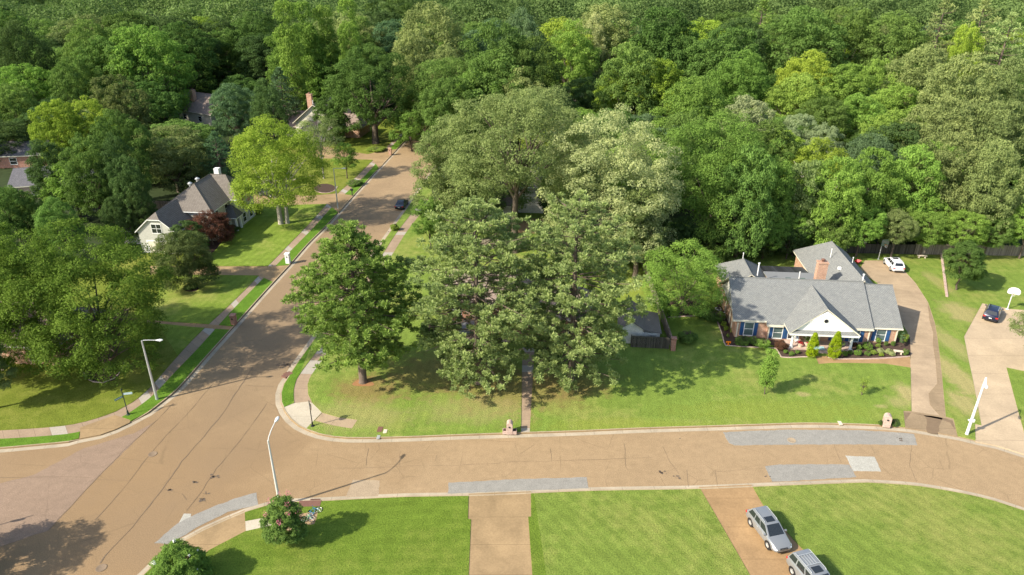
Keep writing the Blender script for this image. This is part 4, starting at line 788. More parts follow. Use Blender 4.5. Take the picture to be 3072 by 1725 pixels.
# beyond: the far woods as one mass
rg = np.random.default_rng(5); cc, rr_, tt = [], [], []
Y = 300.0
while Y < 620:
    X = -(.72 * Y + 40)
    while X < .72 * Y + 40:
        x_, y_ = X + rw.uniform(-4, 4), Y + rw.uniform(-4, 4)
        if free(x_, y_, 11, .6):
            R = rw.uniform(10, 17); H = rw.uniform(12, 32); n = 42; d = unit(rg.normal(size=(n, 3))); d[:, 2] = np.abs(d[:, 2]); tb = rw.random()
            cc.append(np.array([x_, y_, H * .5]) + d * np.array([R, R, H * .5 - 1]) * rg.uniform(.75, 1.0, (n, 1))); rr_.append(rg.uniform(2.6, 4.6, n)); tt.append(np.full(n, tb) * 1.5 - .25 + rg.uniform(0, .2, n))
        X += 24
    Y += 22
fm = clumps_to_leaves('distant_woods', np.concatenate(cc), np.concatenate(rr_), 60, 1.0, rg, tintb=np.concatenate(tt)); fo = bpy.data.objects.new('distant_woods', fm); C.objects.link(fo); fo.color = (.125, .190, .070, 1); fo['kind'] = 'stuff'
print('trees', len(placed), len(cc), flush=True)
# ------------------------------------------------------------------ houses
def MAP(face, plane, a):
    return {'S': lambda u, n, z: (a + u, plane - n, z), 'N': lambda u, n, z: (a - u, plane + n, z), 'W': lambda u, n, z: (plane - n, a - u, z), 'E': lambda u, n, z: (plane + n, a + u, z)}[face]
def fbox(mb, f, u0, u1, n0, n1, z0, z1, mat=0):
    P = [f(u, n, z) for z in (z0, z1) for u, n in ((u0, n0), (u1, n0), (u1, n1), (u0, n1))]
    for q in ((3, 2, 1, 0), (4, 5, 6, 7), (0, 1, 5, 4), (1, 2, 6, 5), (2, 3, 7, 6), (3, 0, 4, 7)): mb.face([P[i] for i in q], mat)
def window(par, face, plane, a, z0, w, h, shutter=None, frame='white', glass='glass', mull=True, cols=1, split=True, name='window'):
    f = MAP(face, plane, a); m = MB(); t_ = .07
    fbox(m, f, -w / 2 - t_, w / 2 + t_, -.05, .07, z0 - .12, z0); fbox(m, f, -w / 2 - t_, w / 2 + t_, -.05, .06, z0 + h, z0 + h + .10)
    for s_ in (-1, 1): fbox(m, f, *sorted((s_ * w / 2, s_ * (w / 2 + t_))), -.05, .055, z0, z0 + h)
    if split: fbox(m, f, -w / 2, w / 2, -.05, .03, z0 + h * .5 - .03, z0 + h * .5 + .03)
    for k in range(1, cols): x = -w / 2 + w * k / cols; fbox(m, f, x - .03, x + .03, -.05, .032, z0, z0 + h)
    o = m.build(name, M[frame], par)
    g_ = MB(); fbox(g_, f, -w / 2, w / 2, -.06, .008, z0, z0 + h); g_.build('pane', M[glass], o)
    if shutter:
        for s_ in (-1, 1):
            m = MB(); u0, u1 = sorted((s_ * (w / 2 + .1), s_ * (w / 2 + .1 + shutter))); fbox(m, f, u0, u1, 0, .05, z0 - .05, z0 + h + .05)
            for k in range(2): fbox(m, f, u0 + .06, u1 - .06, .05, .065, z0 + .05 + k * h / 2, z0 + h / 2 - .08 + k * h / 2)
            m.build('shutter', M['blue'], par)
    return o
def slope(mb, p, th=.16, top=0, edge=1):
    """roof sheet: p is the top outline, given thickness downward"""
    q = [(x, y, z - th) for x, y, z in p]; n = len(p)
    P = [Vector(a) for a in p]; nz = sum(((P[i] - P[0]).cross(P[i + 1] - P[0])).z for i in range(1, n - 1))
    if nz < 0: p = p[::-1]; q = q[::-1]
    mb.face(p, top); mb.face(q[::-1], edge)
    for i in range(n): j = (i + 1) % n; mb.face([q[i], q[j], p[j], p[i]], edge)
def hiproof(mb, x0, x1, y0, y1, ze, zr, axis='x', h0=0.0, h1=0.0, th=.16, ridge=None):
    """gable (h=0) or hip (h=inset) roof; ridge cap strip of mat 2 if given"""
    if axis == 'x':
        yc = (y0 + y1) / 2; a, b = (x0 + h0, yc, zr), (x1 - h1, yc, zr)
        slope(mb, [(x0, y0, ze), (x1, y0, ze), b, a], th); slope(mb, [(x1, y1, ze), (x0, y1, ze), a, b], th)
        if h0: slope(mb, [(x0, y0, ze), a, (x0, y1, ze)], th)
        if h1: slope(mb, [(x1, y0, ze), (x1, y1, ze), b], th)
    else:
        xc = (x0 + x1) / 2; a, b = (xc, y0 + h0, zr), (xc, y1 - h1, zr)
        slope(mb, [(x0, y0, ze), a, b, (x0, y1, ze)], th); slope(mb, [(x1, y0, ze), (x1, y1, ze), b, a], th)
        if h0: slope(mb, [(x0, y0, ze), (x1, y0, ze), a], th)
        if h1: slope(mb, [(x0, y1, ze), b, (x1, y1, ze)], th)
    mb.tube([a, b], .07, 5, top_m(mb))
    for c_, hh in (((x0, y0), h0), ((x1 if axis == 'y' else x0, y0 if axis == 'y' else y1), h0), ((x1, y1), h1), ((x0 if axis == 'y' else x1, y1 if axis == 'y' else y0), h1)):
        if hh: mb.tube([(c_[0], c_[1], ze), a if (hh is h0 and c_ in ((x0, y0), ((x1, y0) if axis == 'y' else (x0, y1)))) else b], .06, 5, 0)
def top_m(mb): return 0
def gwall(mb, x0, x1, y0, y1, z1, zr=None, axis='x', z0=0.0, mat=0):
    mb.box(x0, x1, y0, y1, z0, z1, mat)
    if zr:
        if axis == 'x':
            yc = (y0 + y1) / 2
            for x in (x0, x1): mb.face([(x, y0, z1), (x, y1, z1), (x, yc, zr)], mat)
        else:
            xc = (x0 + x1) / 2
            for y in (y0, y1): mb.face([(x0, y, z1), (x1, y, z1), (xc, y, zr)], mat)
def chimney(par, x, y, sx, sy, z0, z1, mat='brick', pots=1, z_cap=.18):
    m = MB(); m.box(x - sx / 2, x + sx / 2, y - sy / 2, y + sy / 2, z0, z1 - z_cap); m.box(x - sx / 2 - .07, x + sx / 2 + .07, y - sy / 2 - .07, y + sy / 2 + .07, z1 - z_cap, z1)
    o = m.build('chimney', M[mat], par); m = MB()
    m.lathe([(.16, 0), (.16, .25), (.28, .26), (.30, .34), (.05, .46), (0, .46)], (x, y, z1), 10, 0); m.build('chimney_pot', M['rust'], o); return o
def vent(mb, x, y, z0, z1, r=.05): mb.tube([(x, y, z0), (x, y, z1)], r, 8, 0); mb.lathe([(r * 1.5, 0), (r * 1.7, .12), (0, .14)], (x, y, z1 - .05), 8, 0)
# --- H1, the grey-roofed brick house
h1 = thing('brick_house', 'orange brick house with grey shingle roof, white columned porch and blue shutters', 'house', (28.43, 80.11, 0), rad(-5))
w_ = MB()
w_.box(.35, 17.0, .12, 10.6, 0, 2.55); w_.box(4.3, 16.95, -.35, .12, 0, 2.2); w_.box(17.0, 20.5, .12, 10.6, 0, 2.3)
for x in (17.05, 20.5): w_.face([(x, .4, 2.6), (x, 10.6, 2.6), (x, 5.5, 5.55)])
w_.box(.9, 6.7, 10.6, 16.9, 0, 2.6); w_.box(14.1, 21.2, 10.6, 23.6, 0, 2.65); w_.box(6.7, 14.1, 10.6, 14.0, 0, 2.7); w_.build('wall', M['brick'], h1)
m = MB(); m.face([(.34, .4, 2.5), (.34, 5.5, 5.9), (.34, 10.6, 2.5)]); m.face([(.6, .4, 2.5), (.6, 10.6, 2.5), (.6, 5.5, 5.9)]); m.build('gable', M['white_brick'], h1)
window(h1, 'W', .34, 5.1, 3.4, .7, 1.1, shutter=.3, glass='glass_dk')
r = MB(); YZ = lambda y: 2.7 + (y - 0) * 3.5 / 5.5
slope(r, [(-.1, 0, 2.7), (4.05, 0, 2.7), (4.05, 5.5, 6.2), (-.1, 5.5, 6.2)]); slope(r, [(4.05, -.45, YZ(-.45)), (17.2, -.45, YZ(-.45)), (17.2, 5.5, 6.2), (4.05, 5.5, 6.2)])
slope(r, [(-.1, 11, 2.7), (17.2, 11, 2.7), (17.2, 5.5, 6.2), (-.1, 5.5, 6.2)]); r.tube([(-.1, 5.5, 6.2), (17.2, 5.5, 6.2)], .09, 6, 0)
for y0, z0, y1, z1 in ((0, 2.36, 5.5, 5.86), (11, 2.36, 5.5, 5.86)): slope(r, [(17.21, y0, z0), (20.95, y0, z0), (20.95, y1, z1), (17.21, y1, z1)])
r.tube([(17.2, 5.5, 5.86), (20.95, 5.5, 5.86)], .08, 6, 0)
# rear wing with hipped end, small hipped wing, low roof and patio cover
wa, wb = (17.45, 5.6, 6.22), (17.45, 19.6, 6.22); slope(r, [(13.6, 10.9, 2.75), wa, wb, (13.6, 24.1, 2.75)]); slope(r, [(21.7, 10.9, 2.75), (21.7, 24.1, 2.75), wb, wa]); slope(r, [(13.6, 24.1, 2.75), wb, (21.7, 24.1, 2.75)]); r.tube([wa, wb], .08, 6, 0); hiproof(r, .5, 7.1, 9.0, 17.4, 2.7, 5.1, 'y', 0, 3.0)
r.build('roof', [M['shingle'], M['cream']], h1)
m = MB(); slope(m, [(6.9, 10.0, 3.55), (13.8, 10.0, 3.55), (13.8, 14.6, 3.15), (6.9, 14.6, 3.15)], .2, 0, 0); m.build('low_roof', M['flat_roof'], h1)
m = MB(); slope(m, [(6.4, 14.8, 3.05), (13.4, 14.8, 3.05), (13.4, 17.9, 2.6), (6.4, 17.9, 2.6)], .1, 0, 0); m.build('patio_cover', M['dark_metal'], h1)
for x in (9.2, 11.2): m = MB(); m.box(x, x + .7, 10.6, 11.7, 3.45, 3.62); m.build('skylight', M['glass'], h1)
chimney(h1, 12.75, 8.7, 1.25, .95, 2.5, 7.5)
for a in ((5.0, 10.6, 3.5, 6.1, .09), (17.35, 6.2, 5.2, 6.9, .09), (10.6, 10.3, 3.4, 5.1, .06), (3.7, 14.6, 4.9, 5.9, .05), (19.2, 15.0, 4.7, 5.6, .05), (16.2, 15.5, 5.3, 6.6, .05)): m = MB(); vent(m, *a); m.build('vent_pipe', M['white'], h1)
m = MB(); m.box(16.0, 16.4, 11.3, 11.7, 5.2, 5.55); m.build('roof_vent', M['white'], h1)
def L1(x, y, z=1.5):
    X, Y = G(x, y, z); dx, dy = X - 28.43, Y - 80.11; c_, s_ = math.cos(rad(5)), math.sin(rad(5)); return dx * c_ - dy * s_, dx * s_ + dy * c_
for x_, y_, p_, hh in ((2248, 988, .12, 1.8), (2336, 997.6, -.35, 1.55), (2571, 1012, -.35, 1.55), (2644, 1001.6, .12, 1.65)): window(h1, 'S', p_, L1(x_, y_)[0], .5, 1.1, hh, shutter=.45)
for lx in (7.4, 12.9): window(h1, 'S', -.35, lx, .5, .95, 1.5, shutter=.36, glass='glass_dk')
# porch: gable on four columns, pent strip, brick floor, door
PX0, PX1, PY, PZ = 6.2, 14.75, -2.85, 2.62; pc = (PX0 + PX1) / 2; PR = 5.75
m = MB(); m.box(PX0 + .3, PX1 - .3, PY + .25, -.36, -.02, .32); m.box(9.4, 11.2, PY - .35, PY + .25, -.02, .24); m.build('porch_floor', M['brick_pale'], h1)
m = MB(); yi = 5.5 - (6.2 - PR) * 5.5 / 3.5
for s_, x0 in ((0, PX0), (1, PX1)):
    slope(m, [(x0, PY, PZ), (pc, PY + .75, PR), (pc, yi, PR), (x0, .1, PZ)] if True else [], .14)
m.tube([(pc, PY + .75, PR), (pc, yi, PR)], .07, 6, 0)
m.face([(PX0 + .1, PY, PZ), (PX1 - .1, PY, PZ), (PX1 - .6, PY + .5, PZ + .26), (PX0 + .6, PY + .5, PZ + .26)], 0); m.build('porch_roof', [M['shingle'], M['cream']], h1)
m = MB(); yg = PY + .52; tri = [(PX0 + .5, PZ + .2), (PX1 - .5, PZ + .2), (pc, PR - .2)]
m.face([(x, yg, z) for x, z in tri]); m.face([(x, yg + .1, z) for x, z in tri][::-1]); m.box(PX0 + .1, PX1 - .1, PY + .02, PY + .3, PZ - .3, PZ - .02); m.box(PX0 + .12, PX1 - .12, PY + .3, .3, PZ - .18, PZ - .12)
for k in range(14):
    for s_ in (-1, 1): q = .08 + k / 15; x = pc + s_ * q * (PX1 - .5 - pc); z = PR - .2 - q * (PR - .2 - PZ - .2) - .16; m.box(x - .07, x + .07, yg - .07, yg - .005, z - .06, z + .04)
m.build('pediment', M['white'], h1); m = MB(); c_ = Vector((pc, yg - .03, 4.25)); m.lathe([(0, 0), (.24, 0), (.25, .03)], c_, 16, 0, Matrix.Rotation(rad(90), 3, 'X')); m.build('round_vent', M['black'], h1)
for x in (PX0 + .7, PX0 + 2.95, PX1 - 2.95, PX1 - .7):
    m = MB(); m.lathe([(.24, 0), (.24, .12), (.17, .16), (.15, 1.2), (.14, 2.0), (.21, 2.04), (.21, 2.14)], (x, PY + .55, .32), 14, 0); m.box(x - .2, x + .2, PY + .35, PY + .75, PZ - .3 - .03, PZ - .28); m.build('column', M['white'], h1, smooth=True)
m = MB(); m.box(9.35, 10.35, -.42, -.34, .33, 2.15); o = m.build('door', M['door'], h1); m = MB(); m.box(10.2, 10.26, -.5, -.42, 1.25, 1.4); m.build('handle', M['metal'], o)
m = MB(); m.box(10.42, 10.95, -.42, -.34, .33, 2.15); m.box(9.1, 9.3, -.42, -.34, .33, 2.15); m.build('sidelight', M['cream'], h1)
for x, y in ((.6, .12), (4.45, -.35), (16.8, -.35), (20.35, .12)):
    m = MB(); m.box(x - .07, x + .07, y - .1, y - .01, .1, 2.1); m.box(x - .11, x + .11, y - .2, y - .01, 2.1, 2.25); m.build('downspout', M['cream'], h1)
for y in (1.9, 3.4, 6.4, 8.9): m = MB(); m.box(.22, .32, y - .06, y + .06, .5, 2.3); m.build('downspout', M['cream'], h1)
m = MB(); m.box(20.52, 20.9, 6.0, 6.4, .2, 2.3, 0); m.build('side_panel', M['black'], h1)
for a in ((-.1, 4.05, -.12, 0, 2.5, 2.62), (4.1, 6.1, -.67, -.56, 2.2, 2.32), (14.85, 17.2, -.67, -.56, 2.2, 2.32), (17.25, 20.95, -.12, 0, 2.2, 2.32)): m = MB(); m.box(*a); m.build('gutter', M['cream'], h1)
# --- H2, the cream two-storey house
def frame_at(X, Y, deg): return (X, Y, 0), rad(deg)
h2 = thing('two_storey_house', 'cream two-storey house with brown hipped roof and a garage gable, left of the side street', 'house', (-61.3, 110.6, 0), rad(-5.5))
m = MB(); m.box(.6, 7.0, -2.4, 4.5, 0, 4.0); gp = [(.6, 4.0), (7.0, 4.0), (4.95, 5.85), (2.65, 5.85)]
for y in (-2.4, ): m.face([(x, y, z) for x, z in gp])
m.box(1.6, 10.2, 3.7, 17.2, 0, 5.4); m.box(9.0, 11.6, 10.3, 16.9, 0, 5.4); m.build('wall', M['sage'], h2)
r = MB(); ex, rz_, cut = .35, 5.75, 1.35
slope(r, [(.2, -2.7, 3.85), (2.75, -2.7, 6.08), (3.8, -1.5, 7.0), (3.8, 5.6, 7.0), (.2, 3.6, 3.85)]); slope(r, [(7.4, -2.7, 3.85), (4.85, -2.7, 6.08), (3.8, -1.5, 7.0), (3.8, 5.6, 7.0), (7.4, 3.6, 3.85)])
slope(r, [(2.75, -2.7, 6.08), (4.85, -2.7, 6.08), (3.8, -1.5, 7.0)]); hiproof(r, 1.1, 10.7, 3.2, 17.7, 5.45, 8.9, 'y', 4.5, 4.5)
hiproof(r, 5.9, 12.1, 9.9, 17.3, 5.46, 8.85, 'x', 0, 3.4); r.build('roof', [M['shingle_br'], M['white']], h2)
m = MB(); m.box(5.6, 6.5, 15.5, 16.4, 5, 9.3); m.build('chimney', M['white'], h2)
m = MB(); m.lathe([(.25, 0), (.25, .35), (.4, .4), (.4, .55), (.1, .75), (0, .75)], (5.0, 10.6, 8.4), 10, 0); m.lathe([(.25, 0), (.25, .35), (.4, .4), (.4, .55), (.1, .75), (0, .75)], (4.9, 8.2, 8.3), 10, 0); m.build('roof_vent', M['metal'], h2)
window(h2, 'S', -2.4, 3.9, 3.7, 1.6, 1.5, cols=2, glass='glass_dk'); m = MB(); m.box(1.7, 5.9, -2.46, -2.35, 2.2, 2.4); m.box(1.7, 1.95, -2.46, -2.35, 0, 2.2); m.box(5.65, 5.9, -2.46, -2.35, 0, 2.2); m.build('garage_frame', M['white'], h2)
m = MB(); m.box(1.97, 5.63, -2.43, -2.36, .02, 2.18); [m.box(2.05, 5.55, -2.45, -2.43, .1 + k * .54, .52 + k * .54) for k in range(4)]; m.build('garage_door', M['cream'], h2)
for y, z in ((5.6, 3.4), (9.0, 3.4), (8.8, .7)): window(h2, 'E', 10.2, y, z, .9, 1.5, glass='glass_dk')
for y, z in ((12.3, 3.5), (15.0, 3.5), (12.3, .6), (15.0, .6)): window(h2, 'E', 11.6, y, z, 1.2, 1.6, glass='glass_dk')
m = MB(); m.box(10.2, 11.9, 8.6, 10.2, 0, .15); m.build('porch_floor', M['brick_pale'], h2); m = MB(); hiproof(m, 9.9, 12.3, 8.1, 10.7, 2.7, 4.6, 'x', 0, 1.2); m.build('porch_roof', [M['shingle_dk'], M['white']], h2)
m = MB(); m.box(11.7, 12.0, 8.4, 8.7, .1, 2.7); m.box(11.7, 12.0, 10.0, 10.3, .1, 2.7); m.build('column', M['white'], h2); m = MB(); m.box(10.19, 10.27, 9.0, 9.9, .15, 2.2); m.build('door', M['white'], h2)
m = MB(); hiproof(m, -5.0, .2, .6, 7.0, 2.6, 4.0, 'x', 0, 0); m.build('side_roof', [M['shingle_dk'], M['white']], h2); m = MB(); m.box(-4.6, .3, 1.0, 6.6, 0, 2.55); m.build('side_wall', M['sage'], h2)
# --- H3, the brick house behind the two pines
h3 = thing('corner_house', 'red brick two-storey house mostly hidden behind the two pines', 'house', (-9.0, 80.6, 0), rad(-5.5))
m = MB(); m.box(0, 11.2, .4, 9.6, 0, 4.9); m.box(11.2, 19.3, 1.2, 9.2, 0, 2.7); m.box(6.6, 10.6, -.4, .4, 0, 5.0); m.face([(6.6, -.4, 5.0), (10.6, -.4, 5.0), (8.6, -.4, 6.6)]); m.build('wall', M['brick_red'], h3)
r = MB(); hiproof(r, -.4, 11.6, 0, 10, 4.95, 7.9, 'x', 4.2, 3.2); hiproof(r, 11.2, 19.9, .8, 9.6, 2.75, 5.6, 'x', 0, 3.2); hiproof(r, 6.2, 11.0, -.75, 5.0, 4.95, 7.0, 'y', 0, 0); r.build('roof', [M['shingle_pk'], M['cream']], h3)
for x, z, p in ((1.8, 3.0, .4), (4.6, 3.0, .4), (8.7, 3.1, -.4), (1.8, .6, .4), (4.6, .6, .4)): window(h3, 'S', p, x, z, 1.25, 1.45, cols=2, glass='glass_dk')
for x in (13.4, 16.9): window(h3, 'S', 1.2, x, .6, 1.2, 1.5, glass='glass_dk')
for a in ((3.0, 5.4, -2.0, .35, 0, .25), (7.8, 9.4, -1.0, -.45, 0, .2)): m = MB(); m.box(*a); m.build('step', M['brick_pale'], h3)
m = MB(); m = MB(); m.box(8.1, 9.1, -.47, -.39, .2, 2.3); m.build('door', M['door'], h3); m = MB(); vent(m, 4, 5.6, 7.4, 8.3); vent(m, 10.6, 6.2, 7.2, 8.2); m.build('vent_pipe', M['white'], h3)
m = MB(); m.box(2.6, 5.6, -2.6, -2.2, 1.9, 2.2); m.box(2.7, 5.5, -2.4, .4, 2.2, 2.35); m.build('awning', M['flat_roof'], h3)
# --- H4, the white house behind the forked tree
h4 = thing('white_house', 'white house seen in the gap beside the forked trunk, brown roof, paned window', 'house', (-8.0, 128.4, 0), rad(-5.5))
m = MB(); m.box(0, 14, 0, 9, 0, 5.3); m.box(1.6, 8.2, -3.4, 0, 0, 2.7); m.build('wall', M['white_brick'], h4)
r = MB(); hiproof(r, -.4, 14.4, -.4, 9.4, 5.3, 8.8, 'x', 4, 4); slope(r, [(1.3, -3.8, 2.7), (8.5, -3.8, 2.7), (8.5, .1, 4.2), (1.3, .1, 4.2)]); r.build('roof', [M['shingle_pk'], M['white']], h4)
for x in (3.1, 6.4): window(h4, 'S', -3.4, x, .9, .75, 1.4, glass='glass_dk', cols=2)
for x in (2.5, 6, 10): window(h4, 'S', 0, x, 3.2, 1.0, 1.5, glass='glass_dk', cols=2)
m = MB(); m.prism([(-6.5, 117.5), (6, 116.5), (6.5, 124), (-6, 125)], 0, .17); tag(structure(m.build('patio', M['drive_rust'])))
# --- the beige gabled house beyond the birch
h6 = thing('gabled_house', 'beige gabled house with a tall orange brick chimney beyond the birch', 'house', (-56.5, 182.5, 0), rad(-9))
m = MB(); gwall(m, 0, 11, 2, 14, 4.4, 8.9, 'y'); m.box(-8, 0, 4, 13, 0, 3); m.build('wall', M['siding'], h6)
r = MB(); hiproof(r, -.6, 11.6, 1.5, 14.5, 4.3, 9.2, 'y', 0, 0, .2); hiproof(r, -9, .4, 3, 14, 3.0, 6.0, 'x', 3, 0); slope(r, [(2.2, -1.5, 3.0), (7.5, -1.5, 3.0), (6.0, 2, 4.9), (3.4, 2, 4.9)]); r.build('roof', [M['shingle_pk'], M['cream']], h6)
m = MB(); m.box(9, 16, 5, 13, 0, 3.0); m.build('wing_wall', M['brick'], h6); m = MB(); hiproof(m, 10, 17, 4.5, 13.5, 3.0, 5.6, 'x', 0, 3); m.build('wing_roof', [M['shingle_pk'], M['cream']], h6)
chimney(h6, 2.0, 8.0, 1.3, 1.0, 3, 10.6); m = MB(); vent(m, 5.5, 1.9, 9.0, 10.1, .08); m.build('vent_pipe', M['white'], h6)
# --- roofs glimpsed between the far trees
def far_house(x, y, w, d, ze, zr, deg, wall, roof, label, axis='x', hip=2.5, chim=None, zl=3.0):
    X, Y = G(x, y, zl); t = thing('far_house', label, 'house', (X, Y, 0), rad(deg)); m = MB(); gwall(m, 0, w, 0, d, ze, None if hip else zr - .3, axis); m.build('wall', M[wall], t)
    r = MB(); hiproof(r, -.5, w + .5, -.5, d + .5, ze, zr, axis, hip, hip, .2); r.build('roof', [M[roof], M['cream']], t); window(t, 'S', 0, w * .3, 1, 1.4, 1.4, glass='glass_dk'); window(t, 'S', 0, w * .7, 1, 1.4, 1.4, glass='glass_dk')
    if chim: chimney(t, chim[0], chim[1], 1.3, 1.0, 2, chim[2])
    return t
far_house(520, 330, 16, 11, 3.4, 7.6, -30, 'siding', 'shingle_pk', 'brown-roofed house with a brick chimney in a gap of the left woods', chim=(6, 3, 8.8), hip=0)
far_house(655, 232, 14, 11, 3.2, 7.4, -18, 'brick', 'shingle_pk', 'brown roof behind the bright tall trees, left of the dark cypress')
far_house(770, 215, 15, 11, 3.4, 7.2, -5, 'brick', 'shingle_pk', 'brick wall and roof under the row of tall bright trees')
far_house(150, 270, 15, 10, 3.2, 6.4, 12, 'brick_red', 'shingle_br', 'red-brown roof in the woods near the left edge')
far_house(925, 268, 12, 11, 3.2, 7.0, -6, 'siding', 'shingle_pk', 'brown roof just behind the beige gabled house', hip=2)
far_house(30, 560, 14, 11, 3.0, 5.2, 16, 'brick_pale', 'shingle_dk', 'grey low-roofed house at the left edge under dark trees', hip=0)
far_house(-60, 470, 22, 10, 3.0, 5.0, 8, 'brick_red', 'shingle_dk', 'long dark house at the left edge above the grey low roof')
far_house(1470, 55, 16, 12, 3.2, 6.8, 4, 'brick', 'shingle_pk', 'far roof near the top edge between olive and deep green trees')
far_house(1700, 290, 14, 10, 3.4, 7.0, -12, 'siding', 'shingle_dk', 'grey roofed house in the dark gap above the silvery tree')
far_house(2640, 400, 14, 10, 3.2, 6.5, 6, 'brick_red', 'shingle_dk', 'roof in the woods above the white parked car')
far_house(2860, 480, 15, 10, 3.2, 6.2, 3, 'brick_red', 'shingle_dk', 'roof in the woods near the right edge', hip=0)
# house at the left, behind the leafy maples
h5 = thing('maple_house', 'orange brick house glimpsed under the two leafy maples at the left edge', 'house', (-69.5, 74.5, 0), rad(-5.5))
m = MB(); m.box(0, 15, 0, 9, 0, 2.9); m.build('wall', M['brick'], h5); m = MB(); hiproof(m, -.5, 15.5, -.5, 9.5, 2.9, 6.2, 'x', 4, 4); m.build('roof', [M['shingle_pk'], M['white']], h5)
for x in (2.5, 6, 12): window(h5, 'S', 0, x, .8, 1.2, 1.5)
m = MB(); m.box(3.5, 9, -1.8, 0, 0, .25); m.build('step', M['brick_pale'], h5)
# --- shed
sh = thing('garden_shed', 'small white shed with a dark roof and lean-to behind the dark picket fence', 'shed', (13.7, 78.6, 0), rad(-5.5))
m = MB(); gwall(m, 0, 2.9, 0, 6.0, 2.3, 3.25, 'y'); m.box(2.9, 5.0, .1, 5.4, 0, 1.75); m.build('wall', M['white_brick'], sh); m = MB(); hiproof(m, -.25, 3.15, -.2, 6.2, 2.25, 3.4, 'y', 0, 0, .1); slope(m, [(3.0, -.05, 2.2), (5.2, -.05, 1.85), (5.2, 5.5, 1.85), (3.0, 5.5, 2.2)], .1); m.build('roof', [M['shingle_br'], M['shingle_dk']], sh)
m = MB(); m.box(3.6, 4.6, .04, .1, .9, 1.5); m.build('louvre', M['metal'], sh)
ss = thing('garden_shed', 'low pale-roofed outbuilding tucked behind the rear hip of the brick house', 'shed', (*G(2552, 758), 0), rad(-5))
m = MB(); m.box(-1.6, 1.8, 0, 2, 0, 1.9); m.build('wall', M['brick_red'], ss); m = MB(); slope(m, [(-1.9, -.3, 1.95), (2.1, -.3, 1.95), (2.1, 2.2, 2.4), (-1.9, 2.2, 2.4)], .1); m.build('roof', [M['stone'], M['stone']], ss)
# ------------------------------------------------------------------ fences
def fence(a, b, h, mat, label, posts=True, name='board_fence'):
    A, B = Vector(a), Vector(b); L_ = (B - A).length; d = (B - A) / L_; n = Vector((-d.y, d.x)); t = thing(name, label, 'fence', (A.x, A.y, .05), math.atan2(d.y, d.x))
    m = MB(); k = 0; rn = random.Random(int(L_ * 10)); x = 0
    while x < L_ - .05:
        hh = h + rn.uniform(-.03, .03); e = min(L_, x + .145); m.box(x + .004, e, -.012 + rn.uniform(-.006, .006), .012, 0, hh); x += .15
    m.build('boards', M[mat], t); m = MB(); m.box(0, L_, .013, .06, .3, .39); m.box(0, L_, .013, .06, h - .4, h - .31); m.build('rails', M[mat], t)
    if posts:
        m = MB(); k = 0
        while k * 2.4 < L_: m = MB(); m.box(k * 2.4 - .05, k * 2.4 + .05, .061, .16, 0, h + .05); m.build('post', M[mat], t); k += 1
    return t
fence(G(2014, 1051), (20.75, 107.5), 1.85, 'fence', 'long weathered board fence running back between the shed lawn and the yellow-green tree')
fence((15.0, 77.55), G(2006, 1050), 1.75, 'fence_dk', 'dark picket fence panel in front of the small white shed', name='picket_fence')
fence((24.5, 109.2), (66, 107.4), 1.8, 'fence_dk', 'dark board fence behind the grey-roofed brick house'); fence((66, 107.4), (96, 106.2), 1.9, 'fence', 'weathered board fence along the trees at the right edge')
fence((-5.0, 109.8), (8.0, 109.2), 1.8, 'fence', 'grey board fence behind the forked trunk'); fence((-64, 129), (-74, 130), 1.8, 'fence', 'board fence behind the cream house, under the dark trees')
bp = thing('brick_pillar', 'square brick pillar at the corner of the picket fence and the long board fence', 'pillar', (*G(2018, 1053), .1), rad(-5.5)); m = MB(); m.box(-.28, .28, -.28, .28, 0, 1.75); m.build('shaft', M['brick_red'], bp); m = MB(); m.box(-.34, .34, -.34, .34, 1.75, 1.85); m.build('cap', M['brick_red'], bp)
te = MB(); tl = px([(2821, 752), (2826, 790), (2831, 830), (2836, 870), (2840, 897)])
for i in range(len(tl) - 1):
    a, b = Vector(tl[i]), Vector(tl[i + 1]); d = (b - a).normalized(); n_ = int((b - a).length / .42)
    for k in range(max(1, n_)): p = a + d * (k * .42); q = a + d * (k * .42 + .39); nn = Vector((-d.y, d.x)) * .16; te.prism([(p.x + nn.x, p.y + nn.y), (q.x + nn.x, q.y + nn.y), (q.x - nn.x, q.y - nn.y), (p.x - nn.x, p.y - nn.y)], .1, .34 + .02 * (k % 3))
tag(te.build('stone_edging', M['brick_pale']), 'low block edging running down the lawn beside the small dense tree', 'edging')
